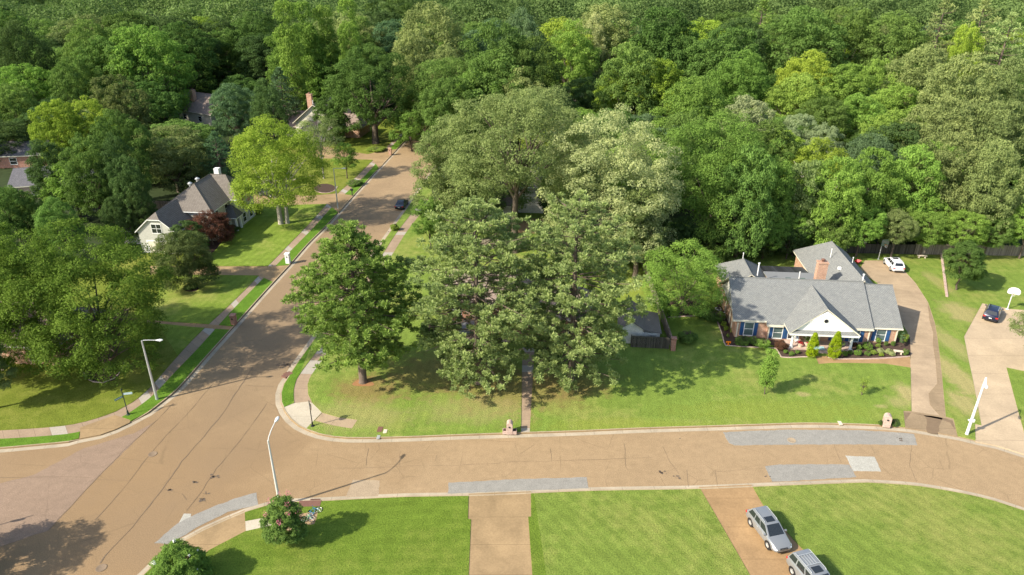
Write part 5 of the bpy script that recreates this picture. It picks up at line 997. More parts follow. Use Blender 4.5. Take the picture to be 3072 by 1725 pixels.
# ------------------------------------------------------------------ vehicles
def loft(mb, secs, mat=0):
    for i in range(len(secs) - 1):
        a, b = secs[i], secs[i + 1]; n = len(a)
        for k in range(n): mb.face([a[k], b[k], b[(k + 1) % n], a[(k + 1) % n]], mat)
    mb.face(secs[0], mat); mb.face(secs[-1][::-1], mat)
def inset(q, a, b, c, d, off=.012):
    """panel inside quad q (bottom-left, bottom-right, top-right, top-left) at u in a..b, v in c..d, pushed out"""
    q = [Vector(p) for p in q]; n = (q[1] - q[0]).cross(q[3] - q[0]).normalized()
    f = lambda u, v: (q[0].lerp(q[1], u)).lerp(q[3].lerp(q[2], u), v) + n * off
    return [f(a, c), f(b, c), f(b, d), f(a, d)]
CARS = dict(
    suv=dict(L=4.6, W=1.86, H=1.66, rails=True, belt=1.05, st=[(-2.30, .74, .45, .86), (-2.22, .86, .30, 1.02), (-1.7, .92, .24, 1.07), (-.2, .93, .22, 1.06), (.95, .93, .22, 1.03), (1.25, .92, .22, 1.00), (1.85, .88, .25, .90), (2.15, .80, .30, .76), (2.30, .64, .40, .60)],
             cb=(-2.12, 1.22, .87), ct=(-1.72, .28, .66), wb=(-1.36, 1.33), panes=[(.05, .32), (.35, .60), (.63, .95)], rear='hatch'),
    big=dict(L=4.85, W=1.96, H=1.82, rails=True, belt=1.16, st=[(-2.42, .80, .48, .95), (-2.36, .92, .34, 1.12), (-1.8, .97, .28, 1.18), (-.2, .98, .26, 1.17), (1.0, .98, .26, 1.13), (1.3, .97, .26, 1.11), (1.95, .94, .28, 1.04), (2.3, .88, .32, .88), (2.42, .72, .42, .70)],
             cb=(-2.32, 1.2, .91), ct=(-2.05, .45, .72), wb=(-1.45, 1.42), panes=[(.03, .27), (.31, .60), (.64, .95)], rear='hatch'),
    sedan=dict(L=4.8, W=1.82, H=1.45, rails=False, belt=.93, st=[(-2.40, .70, .45, .78), (-2.32, .84, .32, .94), (-1.9, .89, .24, .97), (-.9, .91, .2, .95), (.9, .91, .2, .91), (1.2, .90, .2, .90), (1.9, .86, .22, .80), (2.28, .78, .28, .66), (2.40, .60, .36, .54)],
               cb=(-1.72, 1.25, .84), ct=(-.95, .25, .60), wb=(-1.40, 1.40), panes=[(.14, .48), (.51, .86)], rear='trunk'))
def make_car(kind, paint, loc, heading, label, sunroof=False, name='parked_car', group=None, z=.13, plate=True, hatch_glass=(.12, .88, .18, .86)):
    S_ = CARS[kind]; t = thing(name, label, 'car', (loc[0], loc[1], z), heading, group); P = M[paint]
    prof = lambda x, w, zb, zt: [(x, y, z_) for y, z_ in [(-w * .80, zb), (w * .80, zb), (w * .97, zb + .12), (w, zb + (zt - zb) * .55), (w * .96, zt - .07), (w * .86, zt), (0, zt + .025), (-w * .86, zt), (-w * .96, zt - .07), (-w, zb + (zt - zb) * .55), (-w * .97, zb + .12)]]
    m = MB(); loft(m, [prof(*s_) for s_ in S_['st']])
    zb_, zt_ = S_['belt'] - .03, S_['H']; b0, b1, wb_ = S_['cb']; t0, t1, wt_ = S_['ct']
    B = [(b0, -wb_, zb_), (b1, -wb_ * .96, zb_ - .03), (b1, wb_ * .96, zb_ - .03), (b0, wb_, zb_)]; T = [(t0, -wt_, zt_ - .05), (t1, -wt_, zt_ - .04), (t1, wt_, zt_ - .04), (t0, wt_, zt_ - .05)]
    for i in range(4): j = (i + 1) % 4; m.face([B[i], B[j], T[j], T[i]])
    xm = (t0 + t1) / 2; R_ = [(xm, -wt_ * .9, zt_), (xm, wt_ * .9, zt_)]
    m.face([T[0], T[1], R_[0]]); m.face([T[2], T[3], R_[1]]); m.face([T[1], T[2], R_[1], R_[0]]); m.face([T[3], T[0], R_[0], R_[1]])
    m.build('body', P, t, bevel=.035, smooth=True, smooth_angle=40)
    gl = lambda nm_, faces, mt='glass_dk': (lambda mm: ([mm.face(f) for f in faces], mm.build(nm_, M[mt], t, merge=False)))(MB())
    gl('windscreen', [inset([B[1], B[2], T[2], T[1]], .07, .93, .10, .93)]); gl('rear_window', [inset([B[3], B[0], T[0], T[3]], *hatch_glass)])
    for s_, q in ((-1, [B[0], B[1], T[1], T[0]]), (1, [B[2], B[3], T[3], T[2]])):
        for a, b in S_['panes']:
            if s_ == 1: a, b = 1 - b, 1 - a
            gl('side_window', [inset(q, a, b, .14, .86)])
    if sunroof: gl('sunroof', [[(t1 - .75, -.40, zt_ + .004), (t1 - .15, -.40, zt_ - .012), (t1 - .15, .40, zt_ - .012), (t1 - .75, .40, zt_ + .004)]])
    if S_['rails']:
        for y in (-wt_ + .06, wt_ - .06): mm = MB(); mm.tube([(t0 + .15, y, zt_ + .0), (t0 + .25, y, zt_ + .07), (t1 - .35, y, zt_ + .07), (t1 - .2, y, zt_ + .0)], .022, 6); mm.build('roof_rail', M['metal'], t)
    if kind == 'big':
        mm = MB(); [mm.box(t0 + .55, t1 - .95, y - .012, y + .012, zt_ + .005, zt_ + .03) for y in (-.36, -.12, .12, .36)]; [mm.box(x, x + .05, -wt_ + .08, wt_ - .08, zt_ + .045, zt_ + .075) for x in (t0 + .5, t1 - .95)]; mm.build('roof_rack', M['metal'], t)
    wr = .36 if kind != 'sedan' else .33
    for xw in S_['wb']:
        for s_ in (-1, 1):
            Rm = Matrix.Rotation(rad(-90 * s_), 3, 'X'); y = s_ * (S_['W'] / 2 - .02)
            wl = thing('wheel', None, None, (xw, y, wr)); wl.parent = t
            mm = MB(); mm.lathe([(0, -.22), (wr * .8, -.22), (wr, -.17), (wr, -.02), (wr * .72, .02), (wr * .66, -.02)], (0, 0, 0), 20, 0, Rm); mm.build('tyre', M['rubber'], wl, smooth=True)
            mm = MB(); mm.lathe([(wr * .68, 0), (wr * .60, .012), (wr * .56, -.03), (0, -.035)], (0, 0, 0), 20, 0, Rm)
            for k in range(5):
                A_ = Matrix.Rotation(k * 2 * math.pi / 5, 3, 'Z'); q = [Rm @ (A_ @ Vector(p)) for p in ((-.05, 0, .018), (.05, 0, .018), (.035, wr * .62, .018), (-.035, wr * .62, .018))]; mm.face(q)
            mm.lathe([(0, .03), (.05, .03), (.06, 0)], (0, 0, 0), 10, 0, Rm); mm.build('rim', M['rim'], wl)
            mm = MB(); mm.lathe([(wr * .6, .0), (wr * 1.17, .0), (wr * 1.17, -.1)], (xw, s_ * (S_['W'] / 2 - .005), wr + .01), 20, 0, Rm); mm.build('wheel_arch', M['black'], t)
    x1, x0 = S_['L'] / 2, -S_['L'] / 2; hb = S_['st'][-2][3]; rb = S_['st'][1][3]
    for s_ in (-1, 1):
        w2 = S_['W'] / 2
        mm = MB(); mm.face([(x1 - .42, s_ * (w2 - .10), hb + .06), (x1 - .10, s_ * (w2 - .28), hb - .04), (x1 + .005, s_ * (w2 - .34), hb - .13), (x1 - .06, s_ * (w2 - .16), hb - .15), (x1 - .30, s_ * (w2 - .035), hb - .07)]); mm.build('headlight', M['lamp_clear'], t)
        mm = MB(); mm.box(x0 - .012, x0 + .16, *sorted((s_ * (w2 - .36), s_ * (w2 - .07))), rb - .26, rb - .09); mm.build('tail_light', M['lamp_red'], t)
        mm = MB(); mm.box(b1 - .45, b1 - .30, *sorted((s_ * (w2 - .03), s_ * (w2 + .17))), zb_ + .0, zb_ + .14); mm.build('wing_mirror', P, t, bevel=.03)
        for xh in (-.35, .55): mm = MB(); mm.box(xh - .1, xh + .1, *sorted((s_ * (w2 - .02), s_ * (w2 + .012))), zb_ - .16, zb_ - .12); mm.build('door_handle', M['metal'] if kind != 'sedan' else P, t)
    mm = MB(); mm.box(x1 - .08, x1 + .012, -.34, .34, hb - .22, hb - .06); mm.build('grille', M['black'], t); mm = MB(); mm.box(x1 - .02, x1 + .02, -.3, .3, hb - .15, hb - .13); mm.build('grille_bar', M['metal'], t)
    mm = MB(); mm.box(x0 - .02, x0 + .05, -.62, .62, .36, .48); mm.box(x1 - .12, x1 + .008, -.5, .5, .30, .38); mm.build('bumper_trim', M['black'] if kind != 'big' else M['metal'], t)
    if plate: mm = MB(); mm.box(x0 - .035, x0 + .02, -.16, .16, rb - .38, rb - .27); mm.build('number_plate', M['white'], t)
    return t
def heading(p, q): a, b = G(*p), G(*q); return math.atan2(b[1] - a[1], b[0] - a[0])
def on_right(p, q, hw=.9):
    """centre and heading from the contacts of the two right-hand wheels (rear p, front q)"""
    a, b = Vector(G(*p, .13)), Vector(G(*q, .13)); d = (b - a).normalized(); return (a + b) / 2 + Vector((-d.y, d.x)) * hw, math.atan2(d.y, d.x)
c_, h_ = on_right((2251, 1579), (2299, 1643)); make_car('suv', 'silver', c_, h_, 'silver crossover with a sunroof, the upper of the two cars on the rusty driveway', sunroof=True)
c2 = Vector(G(2375, 1722, .13)); d2 = Vector((math.cos(h_), math.sin(h_))); c2 = c2 + d2 * 1.45 + Vector((-d2.y, d2.x)) * .95; make_car('big', 'silver', c2, h_ + rad(2), 'large silver grey utility vehicle with a roof rack, cut by the bottom edge', sunroof=True)
a, b = Vector(G(2670, 813, .13)), Vector(G(2650.5, 790.5, .13)); d = (b - a).normalized(); make_car('suv', 'carwhite', (a + b) / 2 + Vector((d.y, -d.x)) * .9, math.atan2(d.y, d.x), 'white crossover parked at the top of the curved driveway', sunroof=True)
hn = heading((2966, 966), (2984, 921)); c_ = Vector(G(2966, 968, .13)) + Vector((math.cos(hn), math.sin(hn))) * 2.3; make_car('suv', 'navy', c_, hn, 'dark navy hatchback beside the white basketball hoop', sunroof=True)
ha = rad(84.5); c_ = Vector(G(1197, 632)) + Vector((math.cos(ha), math.sin(ha))) * 2.4; make_car('sedan', 'charcoal', c_, ha, 'dark sedan parked at the right kerb of the side street', z=.01)
make_car('suv', 'charcoal', G(806, 588), rad(-25), 'black car half hidden by the tree on the cream house driveway')
make_car('suv', 'lightblue', G(1272, 372), rad(84), 'pale blue car far up the side street', z=.01)
# ------------------------------------------------------------------ street lamps
def lamp(base, H, arm, label, pole='metal', r0=.13, arm_up=.0, bend=True, box=None, head_drop=.12):
    """arm = horizontal (dx, dy) reach of the bracket"""
    X, Y = base; t = thing('street_lamp', label, 'street lamp', (X, Y, .1), 0, 'street lamps along the kerbs')
    m = MB(); m.tube([(0, 0, 0), (0, 0, .25), (0, 0, H * .5), (0, 0, H)], [r0 * 1.15, r0, r0 * .8, r0 * .55], 10); m.build('pole', M[pole], t, smooth=True)
    a = Vector((arm[0], arm[1], 0)); L_ = a.length; m = MB(); e = a + Vector((0, 0, H + arm_up))
    m.tube([(0, 0, H - .12), tuple(a * .12 + Vector((0, 0, H + .05 + arm_up * .15))), tuple(a * .5 + Vector((0, 0, H + .05 + arm_up * .6))), tuple(e)], .045, 7); m.build('bracket', M[pole], t, smooth=True)
    d = a.normalized(); u = Vector((-d.y, d.x, 0)); secs = []
    for s_, w_2, h2_ in ((0, .06, .05), (.15, .11, .08), (.40, .17, .11), (.62, .15, .10), (.75, .05, .04)):
        c0 = e + d * s_ + Vector((0, 0, arm_up * .12 * s_)); secs.append([c0 + u * w_2 * math.cos(k) * 1.0 + Vector((0, 0, h2_ * math.sin(k))) for k in [j * math.pi / 5 for j in range(10)]])
    m = MB(); loft(m, secs); hd = m.build('lamp_head', M['white_pole'], t, smooth=True); m = MB(); m.lathe([(.12, 0), (.09, -.10), (0, -.13)], e + d * .42 + Vector((0, 0, -.06)), 12, 0); m.build('lens', M['lamp_clear'], hd, smooth=True)
    if box: m = MB(); m.box(r0 * .5, r0 * .5 + .22, -.12, .12, box, box + .35); m.box(-r0 - .1, r0 + .05, -r0 - .02, r0 + .02, box + .12, box + .22); m.build('control_box', M['white'], t)
    return t
lamp(G(472, 1201), 7.6, (1.45, .1), 'grey street lamp with a straight arm on the left verge by the street name post', r0=.15)
lamp(G(840.6, 1519), 7.35, (.25, 1.55), 'nearest street lamp, its bent arm reaching over the road, behind the pink-flowering shrub', 'pole', arm_up=.75)
lamp(G(2899, 1306), 7.0, (-.45, -.85), 'thick white street lamp between the two right-hand driveways', 'white_pole', r0=.155, arm_up=-.25, box=1.6)
lamp(G(1014, 627), 7.9, (1.5, .15), 'slim street lamp on the left verge of the side street near the driveway', 'metal')
# ------------------------------------------------------------------ signs
def text_mesh(body, size, name, mat, par, Mx, ext=.004):
    cu = bpy.data.curves.new(name, 'FONT'); cu.body = body; cu.size = size; cu.align_x = 'CENTER'; cu.align_y = 'CENTER'; cu.extrude = ext
    o = bpy.data.objects.new(name, cu); C.objects.link(o); dg = bpy.context.evaluated_depsgraph_get(); me = bpy.data.meshes.new_from_object(o.evaluated_get(dg)); bpy.data.objects.remove(o)
    me.transform(Mx); me.materials.clear(); me.materials.append(mat); o = bpy.data.objects.new(name, me); C.objects.link(o); o.parent = par; return o
def stop_sign(loc, rz, label):
    t = thing('stop_sign', label, 'stop sign', (*loc, .12), rz, 'stop signs at the junction'); m = MB(); m.lathe([(.22, 0), (.22, .06), (.10, .10), (.08, .5), (.05, .6), (.05, 3.0), (.06, 3.02), (.03, 3.1), (.05, 3.18), (0, 3.32)], (0, 0, 0), 12); m.build('post', M['black'], t, smooth=True)
    o8 = [(.41 * math.cos(rad(22.5 + 45 * k)), .41 * math.sin(rad(22.5 + 45 * k))) for k in range(8)]
    m = MB(); A = [(-.07, y, 2.4 + z) for y, z in o8]; B = [(-.09, y, 2.4 + z) for y, z in o8]; m.face(B, 0); m.face(A[::-1], 1)
    for k in range(8): m.face([A[k], A[(k + 1) % 8], B[(k + 1) % 8], B[k]], 1)
    sgn = m.build('sign_face', [M['sign_red'], M['metal']], t)
    m = MB(); i8 = [(a * .97, b * .97) for a, b in o8]; j8 = [(a * .9, b * .9) for a, b in o8]
    for k in range(8): q = (k + 1) % 8; m.face([(-.094, i8[k][0], 2.4 + i8[k][1]), (-.094, i8[q][0], 2.4 + i8[q][1]), (-.094, j8[q][0], 2.4 + j8[q][1]), (-.094, j8[k][0], 2.4 + j8[k][1])])
    m.build('border', M['white'], sgn); text_mesh('STOP', .27, 'letters', M['white'], sgn, Matrix.Translation((-.096, 0, 2.4)) @ Matrix.Rotation(rad(-90), 4, 'Z') @ Matrix.Rotation(rad(90), 4, 'X')); return t
stop_sign(G(938.4, 1281), rad(187), 'stop sign on a black post at the pale corner ramp, seen edge on')
s_ = G(45, 1562); stop_sign((s_[0] - 3.1 * .89 * 1.02, s_[1] - 3.1 * .455), rad(90), 'stop sign just outside the left edge whose shadow lies on the road')
t = thing('street_name_sign', 'dark green post with two street name blades on the left corner', 'street sign', (*G(386, 1247), .12), 0); m = MB(); m.lathe([(.22, 0), (.22, .06), (.12, .12), (.09, .5), (.05, .6), (.045, 3.1), (.07, 3.12), (.09, 3.2), (.05, 3.3), (.03, 3.42), (0, 3.45)], (0, 0, 0), 12); m.build('post', M['dark_green'], t, smooth=True)
for dv, mt, z_ in (((1.0, .25), 'sign_pale', 2.55), ((-.62, -1.0), 'sign_green', 2.3)):
    d = Vector((*dv, 0)).normalized(); u = Vector((-d.y, d.x, 0)) * .015; m = MB(); P = [d * .06, d * .95]
    for s_2 in (1,):
        q = [P[0] - u, P[1] - u, P[1] + u, P[0] + u]; m.prism([(p.x, p.y) for p in q], z_, z_ + .24)
    bl = m.build('sign_blade', M[mt], t); m = MB(); q0, q1 = d * .12, d * .89
    for sg in (-1, 1): w3 = u * 1.3 * sg; m.face([(*(q0 + w3).xy, z_ + .09), (*(q1 + w3).xy, z_ + .09), (*(q1 + w3).xy, z_ + .15), (*(q0 + w3).xy, z_ + .15)])
    m.build('name_band', M['white'], bl)
# ------------------------------------------------------------------ mailboxes
def brick_mail(p, label, mat='brick_pale', arch=True, rz=0, wings=False, H=1.45, w=.62, d=.66):
    t = thing('mailbox', label, 'mailbox', (*G(*p, .14), .14), rz, 'brick mailboxes at the kerbs'); m = MB()
    if arch:
        pr = [(-w / 2, 0), (w / 2, 0), (w / 2, H - w / 2)] + [(w / 2 * math.cos(a), H - w / 2 + w / 2 * math.sin(a)) for a in [k * math.pi / 8 for k in range(1, 8)]] + [(-w / 2, H - w / 2)]
        A = [(x, -d / 2, z) for x, z in pr]; B = [(x, d / 2, z) for x, z in pr]; m.face(A); m.face(B[::-1])
        for k in range(len(pr)): q = (k + 1) % len(pr); m.face([A[k], B[k], B[q], A[q]][::-1])
    else: m.box(-w / 2, w / 2, -d / 2, d / 2, 0, H - .12); m.box(-w / 2 - .06, w / 2 + .06, -d / 2 - .06, d / 2 + .06, H - .12, H)
    m.build('pillar', M[mat], t); m = MB(); m.lathe([(0, 0), (.10, 0), (.11, .02)], (0, -d / 2 - .02, H - .52), 12, 0, Matrix.Rotation(rad(90), 3, 'X')); m.build('door', M['black'], t)
    if wings:
        for s_ in (-1, 1): m = MB(); m.box(*sorted((s_ * w / 2, s_ * (w / 2 + .42))), -.3, .25, 0, .38); o = m.build('planter', M[mat], t); m = MB(); m.box(*sorted((s_ * (w / 2 + .06), s_ * (w / 2 + .36))), -.24, .19, .382, .386); m.build('planter_soil', M['mulch'], o)
    return t
brick_mail((1529, 1298), 'arched brick mailbox with two low planters beside the brick path', wings=True, rz=rad(-3)); brick_mail((2657, 1277), 'arched pale brick mailbox with two small bushes by the curved driveway', rz=rad(-18), w=.72)
brick_mail((703, 972), 'square red brick mailbox on the left verge by the narrow path', 'brick_red', False, rad(-5)); brick_mail((865, 789), 'white painted mailbox pillar on the left verge of the side street', 'white', False, rad(-5), H=1.7)
brick_mail((1171, 464), 'square orange brick mailbox far up the left verge', 'brick', False, rad(-5), H=1.6)
t = thing('mailbox', 'dark mailbox on a wooden post by the second driveway of the side street', 'mailbox', (*G(1057, 587, .14), .14), rad(-5)); m = MB(); m.box(-.08, .08, -.08, .08, 0, 1.1); m.build('post', M['fence_dk'], t); m = MB(); m.box(-.3, .3, -.16, .16, 1.1, 1.45); m.build('box', M['black'], t, bevel=.04)
# ------------------------------------------------------------------ basketball hoops
def hoop(p, rz, label, lean=.35, H=2.7, fan=True, pole='white_pole', bw=1.5, bh=1.0):
    t = thing('basketball_hoop', label, 'basketball hoop', (*G(*p, .13), .13), rz, 'basketball hoops'); m = MB(); m.lathe([(.2, 0), (.2, .08), (.07, .1)], (0, 0, 0), 12); m.tube([(0, 0, 0), (0, 0, H - .1), (0, -.5, H + .25)], .06, 8); m.build('pole', M[pole], t, smooth=True)
    pr = [(-bw / 2, .05), (-bw / 2 + .12, -.1), (bw / 2 - .12, -.1), (bw / 2, .05)] + ([(bw / 2 * math.cos(a), .35 + (bh - .45) * math.sin(a)) for a in [k * math.pi / 12 for k in range(0, 13)]] if fan else [(bw / 2, bh), (-bw / 2, bh)])
    m = MB(); A = [(x, -.58, H + z) for x, z in pr]; B = [(x, -.53, H + z) for x, z in pr]; m.face(A); m.face(B[::-1])
    for k in range(len(pr)): q = (k + 1) % len(pr); m.face([A[k], B[k], B[q], A[q]][::-1])
    m.build('backboard', M['white_pole'] if fan else M['glass'], t); m = MB(); rr = [(.23 * math.cos(a), -.85 + .23 * math.sin(a), H + .12) for a in [k * math.pi / 9 for k in range(19)]]; m.tube(rr, .012, 5, cap=False); m.tube([(0, -.58, H + .12), (0, -.62, H + .12)], .05, 6); o = m.build('rim', M['orange'], t)
    m = MB()
    for k in range(12): a = k * math.pi / 6; m.tube([(.23 * math.cos(a), -.85 + .23 * math.sin(a), H + .11), (.13 * math.cos(a + .3), -.85 + .13 * math.sin(a + .3), H - .3)], .006, 4, cap=False)
    m.build('net', M['white'], o); return t
hoop((3021.7, 928), rad(-28), 'white fan backboard hoop at the corner of the far right driveway', fan=True); hoop((2635, 778), rad(20), 'portable hoop with a clear backboard beside the white crossover', fan=False, pole='metal'); hoop((1707, 812), rad(10), 'white round backboard glimpsed between the pines and the silvery tree', fan=True)
# ------------------------------------------------------------------ bicycles lying by the shrub
def bicycle(p, rz, mat, label):
    t = thing('bicycle', label, 'bicycle', (*G(*p, .14), .17), rz, 'bicycles dropped on the worn ground'); t.rotation_euler = (rad(-82), 0, rz)
    for x in (-.5, .5):
        wl = thing('wheel', None, None, (x, 0, .32)); wl.parent = t; m = MB(); m.tube([(.31 * math.cos(a), 0, .31 * math.sin(a)) for a in [k * math.pi / 10 for k in range(21)]], .025, 6, cap=False); m.build('tyre', M['rubber'], wl)
        m = MB(); [m.tube([(0, 0, 0), (.29 * math.cos(a), 0, .29 * math.sin(a))], .005, 4, cap=False) for a in [k * math.pi / 6 for k in range(12)]]; m.lathe([(0, .03), (.03, .03), (.03, -.03), (0, -.03)], (0, 0, 0), 8, 0, Matrix.Rotation(rad(90), 3, 'X')); m.tube([(.28 * math.cos(a), 0, .28 * math.sin(a)) for a in [k * math.pi / 10 for k in range(21)]], .01, 4, cap=False); m.build('rim', M['rim'], wl)
    m = MB()
    for a, b in (((-.5, .32), (-.05, .28)), ((-.05, .28), (.36, .72)), ((-.18, .74), (.36, .76)), ((-.5, .32), (-.16, .66)), ((-.05, .28), (-.2, .8)), ((.36, .78), (.5, .32))): m.tube([(a[0], 0, a[1]), (b[0], 0, b[1])], .024, 6)
    m.build('frame', M[mat], t); m = MB(); m.tube([(.34, 0, .78), (.33, 0, .92), (.30, -.24, .96), (.24, -.27, .95)], .016, 6); m.tube([(.33, 0, .92), (.30, .24, .96), (.24, .27, .95)], .016, 6); m.build('handlebar', M[mat], t)
    m = MB(); m.lathe([(0, .05), (.07, .04), (.09, 0), (0, -.01)], (-.2, 0, .81), 10, 0, Matrix.Scale(1.7, 3, Vector((1, 0, 0)))); m.build('saddle', M['black'], t); m = MB(); m.lathe([(.09, .015), (.09, -.015)], (-.05, 0, .28), 12, 0, Matrix.Rotation(rad(90), 3, 'X')); m.tube([(-.05, -.1, .28), (.08, -.1, .2)], .012, 5); m.tube([(-.05, .1, .28), (-.18, .1, .36)], .012, 5); m.build('crank', M['metal'], t); return t
bicycle((950, 1545), rad(52), 'blue_frame', 'blue bicycle lying on the grass by the storm drain'); bicycle((920, 1571), rad(24), 'green_frame', 'mint green bicycle lying on the worn dirt beside the pink-flowering shrub')
# ------------------------------------------------------------------ things round the brick house
def at1(x, y, z=.15): return G(x, y, z)
for x, y, lb in ((2153, 941, 'rear air conditioning unit beside the brick side wall'), (2165, 955, 'front air conditioning unit beside the brick side wall')):
    t = thing('air_conditioner', lb, 'air conditioner', (*at1(x, y), .12), rad(-5), 'air conditioning units'); m = MB(); m.box(-.38, .38, -.38, .38, 0, .82); m.build('cabinet', M['metal'], t, bevel=.04); m = MB(); m.lathe([(0, .83), (.28, .83), (.30, .85), (.33, .82)], (0, 0, 0), 16); m.build('fan_grille', M['black'], t)
t = thing('letter_sign', 'orange letter T sign standing in the dark bed at the house corner', 'yard sign', (*at1(2184, 1036), .15), rad(-8)); m = MB()
m.box(-.30, .30, -.03, .03, .42, .60); m.box(-.30, -.20, -.03, .03, .33, .42); m.box(.20, .30, -.03, .03, .33, .42); m.box(-.09, .09, -.03, .03, .14, .42); m.box(-.17, .17, -.03, .03, .04, .14); m.build('letter', M['orange'], t); m = MB(); m.box(-.02, .02, -.02, .02, -.02, .05); m.build('stake', M['rust'], t)
def bench(p, rz, label, w=1.1):
    t = thing('stone_bench', label, 'bench', (*at1(*p), .15), rz, 'stone benches'); m = MB(); m.box(-w / 2, w / 2, -.2, .2, .38, .48); m.build('seat', M['stone'], t, bevel=.02)
    for s_ in (-1, 1): m = MB(); m.box(s_ * w * .32 - .07, s_ * w * .32 + .07, -.16, .16, 0, .38); m.build('leg', M['stone'], t, bevel=.02)
bench((2693, 1062), rad(-15), 'pale stone bench in the flower bed near the driveway'); bench((2765, 774), rad(-5), 'pale stone bench on the far lawn near the board fence', 1.5)
t = thing('wheelbarrow', 'red wheelbarrow tipped beside the rear wing of the brick house', 'wheelbarrow', (*G(2571, 795), .14), rad(40)); m = MB(); m.face([(-.3, -.25, .3), (.3, -.25, .3), (.3, .25, .3), (-.3, .25, .3)])
for q in (((-.3, -.25), (.3, -.25)), ((.3, -.25), (.3, .25)), ((.3, .25), (-.3, .25)), ((-.3, .25), (-.3, -.25))): (a, b), (c2_, d2_) = q; m.face([(a, b, .3), (c2_, d2_, .3), (c2_ * 1.8, d2_ * 1.5, .62), (a * 1.8, b * 1.5, .62)])
m.build('tray', M['red'], t); m = MB(); m.tube([(.55, 0, .18), (.3, .25, .3), (-.9, .3, .5)], .02, 6); m.tube([(.55, 0, .18), (.3, -.25, .3), (-.9, -.3, .5)], .02, 6); m.build('handles', M['black'], t); m = MB(); m.lathe([(.18, .04), (.18, -.04), (.1, -.04), (.1, .04)], (.6, 0, .18), 14, 0, Matrix.Rotation(rad(90), 3, 'X')); m.build('wheel', M['rubber'], t)
# brick edging of beds and rings
def edging(pts, label, mat='brick_pale', w=.14, h=.24, closed=False):
    P = dens(px(pts), .8) if not closed else px(pts) + px(pts[:1]); L_, R_ = offset(P, w / 2), offset(P, -w / 2); m = MB()
    for i in range(len(P) - 1): m.prism([L_[i], L_[i + 1], R_[i + 1], R_[i]], .02, h)
    return tag(m.build('bed_edging', M[mat], merge=False), label, 'edging', 'brick edgings of the beds')
edging([(2152, 968), (2165, 1005), (2176.7, 1040), (2206, 1042), (2271, 1046), (2328, 1049), (2343, 1075), (2400, 1075), (2445, 1073)], 'brick edging of the bed at the left half of the brick house'); edging([(2483, 1075), (2505, 1080), (2607, 1080), (2670, 1077), (2728, 1073)], 'brick edging of the flower bed along the front walk')
edging([(2004, 956), (2050, 953), (2110, 950)], 'pale edging below the yellow-green tree'); edging([(250, 1118), (258, 1134), (280, 1149), (310, 1152), (345, 1138), (365, 1115), (374, 1092)], 'brick edging of the ringed bed under the maple'); edging([(945, 575), (965, 581), (990, 580), (1007, 571), (1012, 561)], 'pale edging of the round bed by the side street', h=.22)
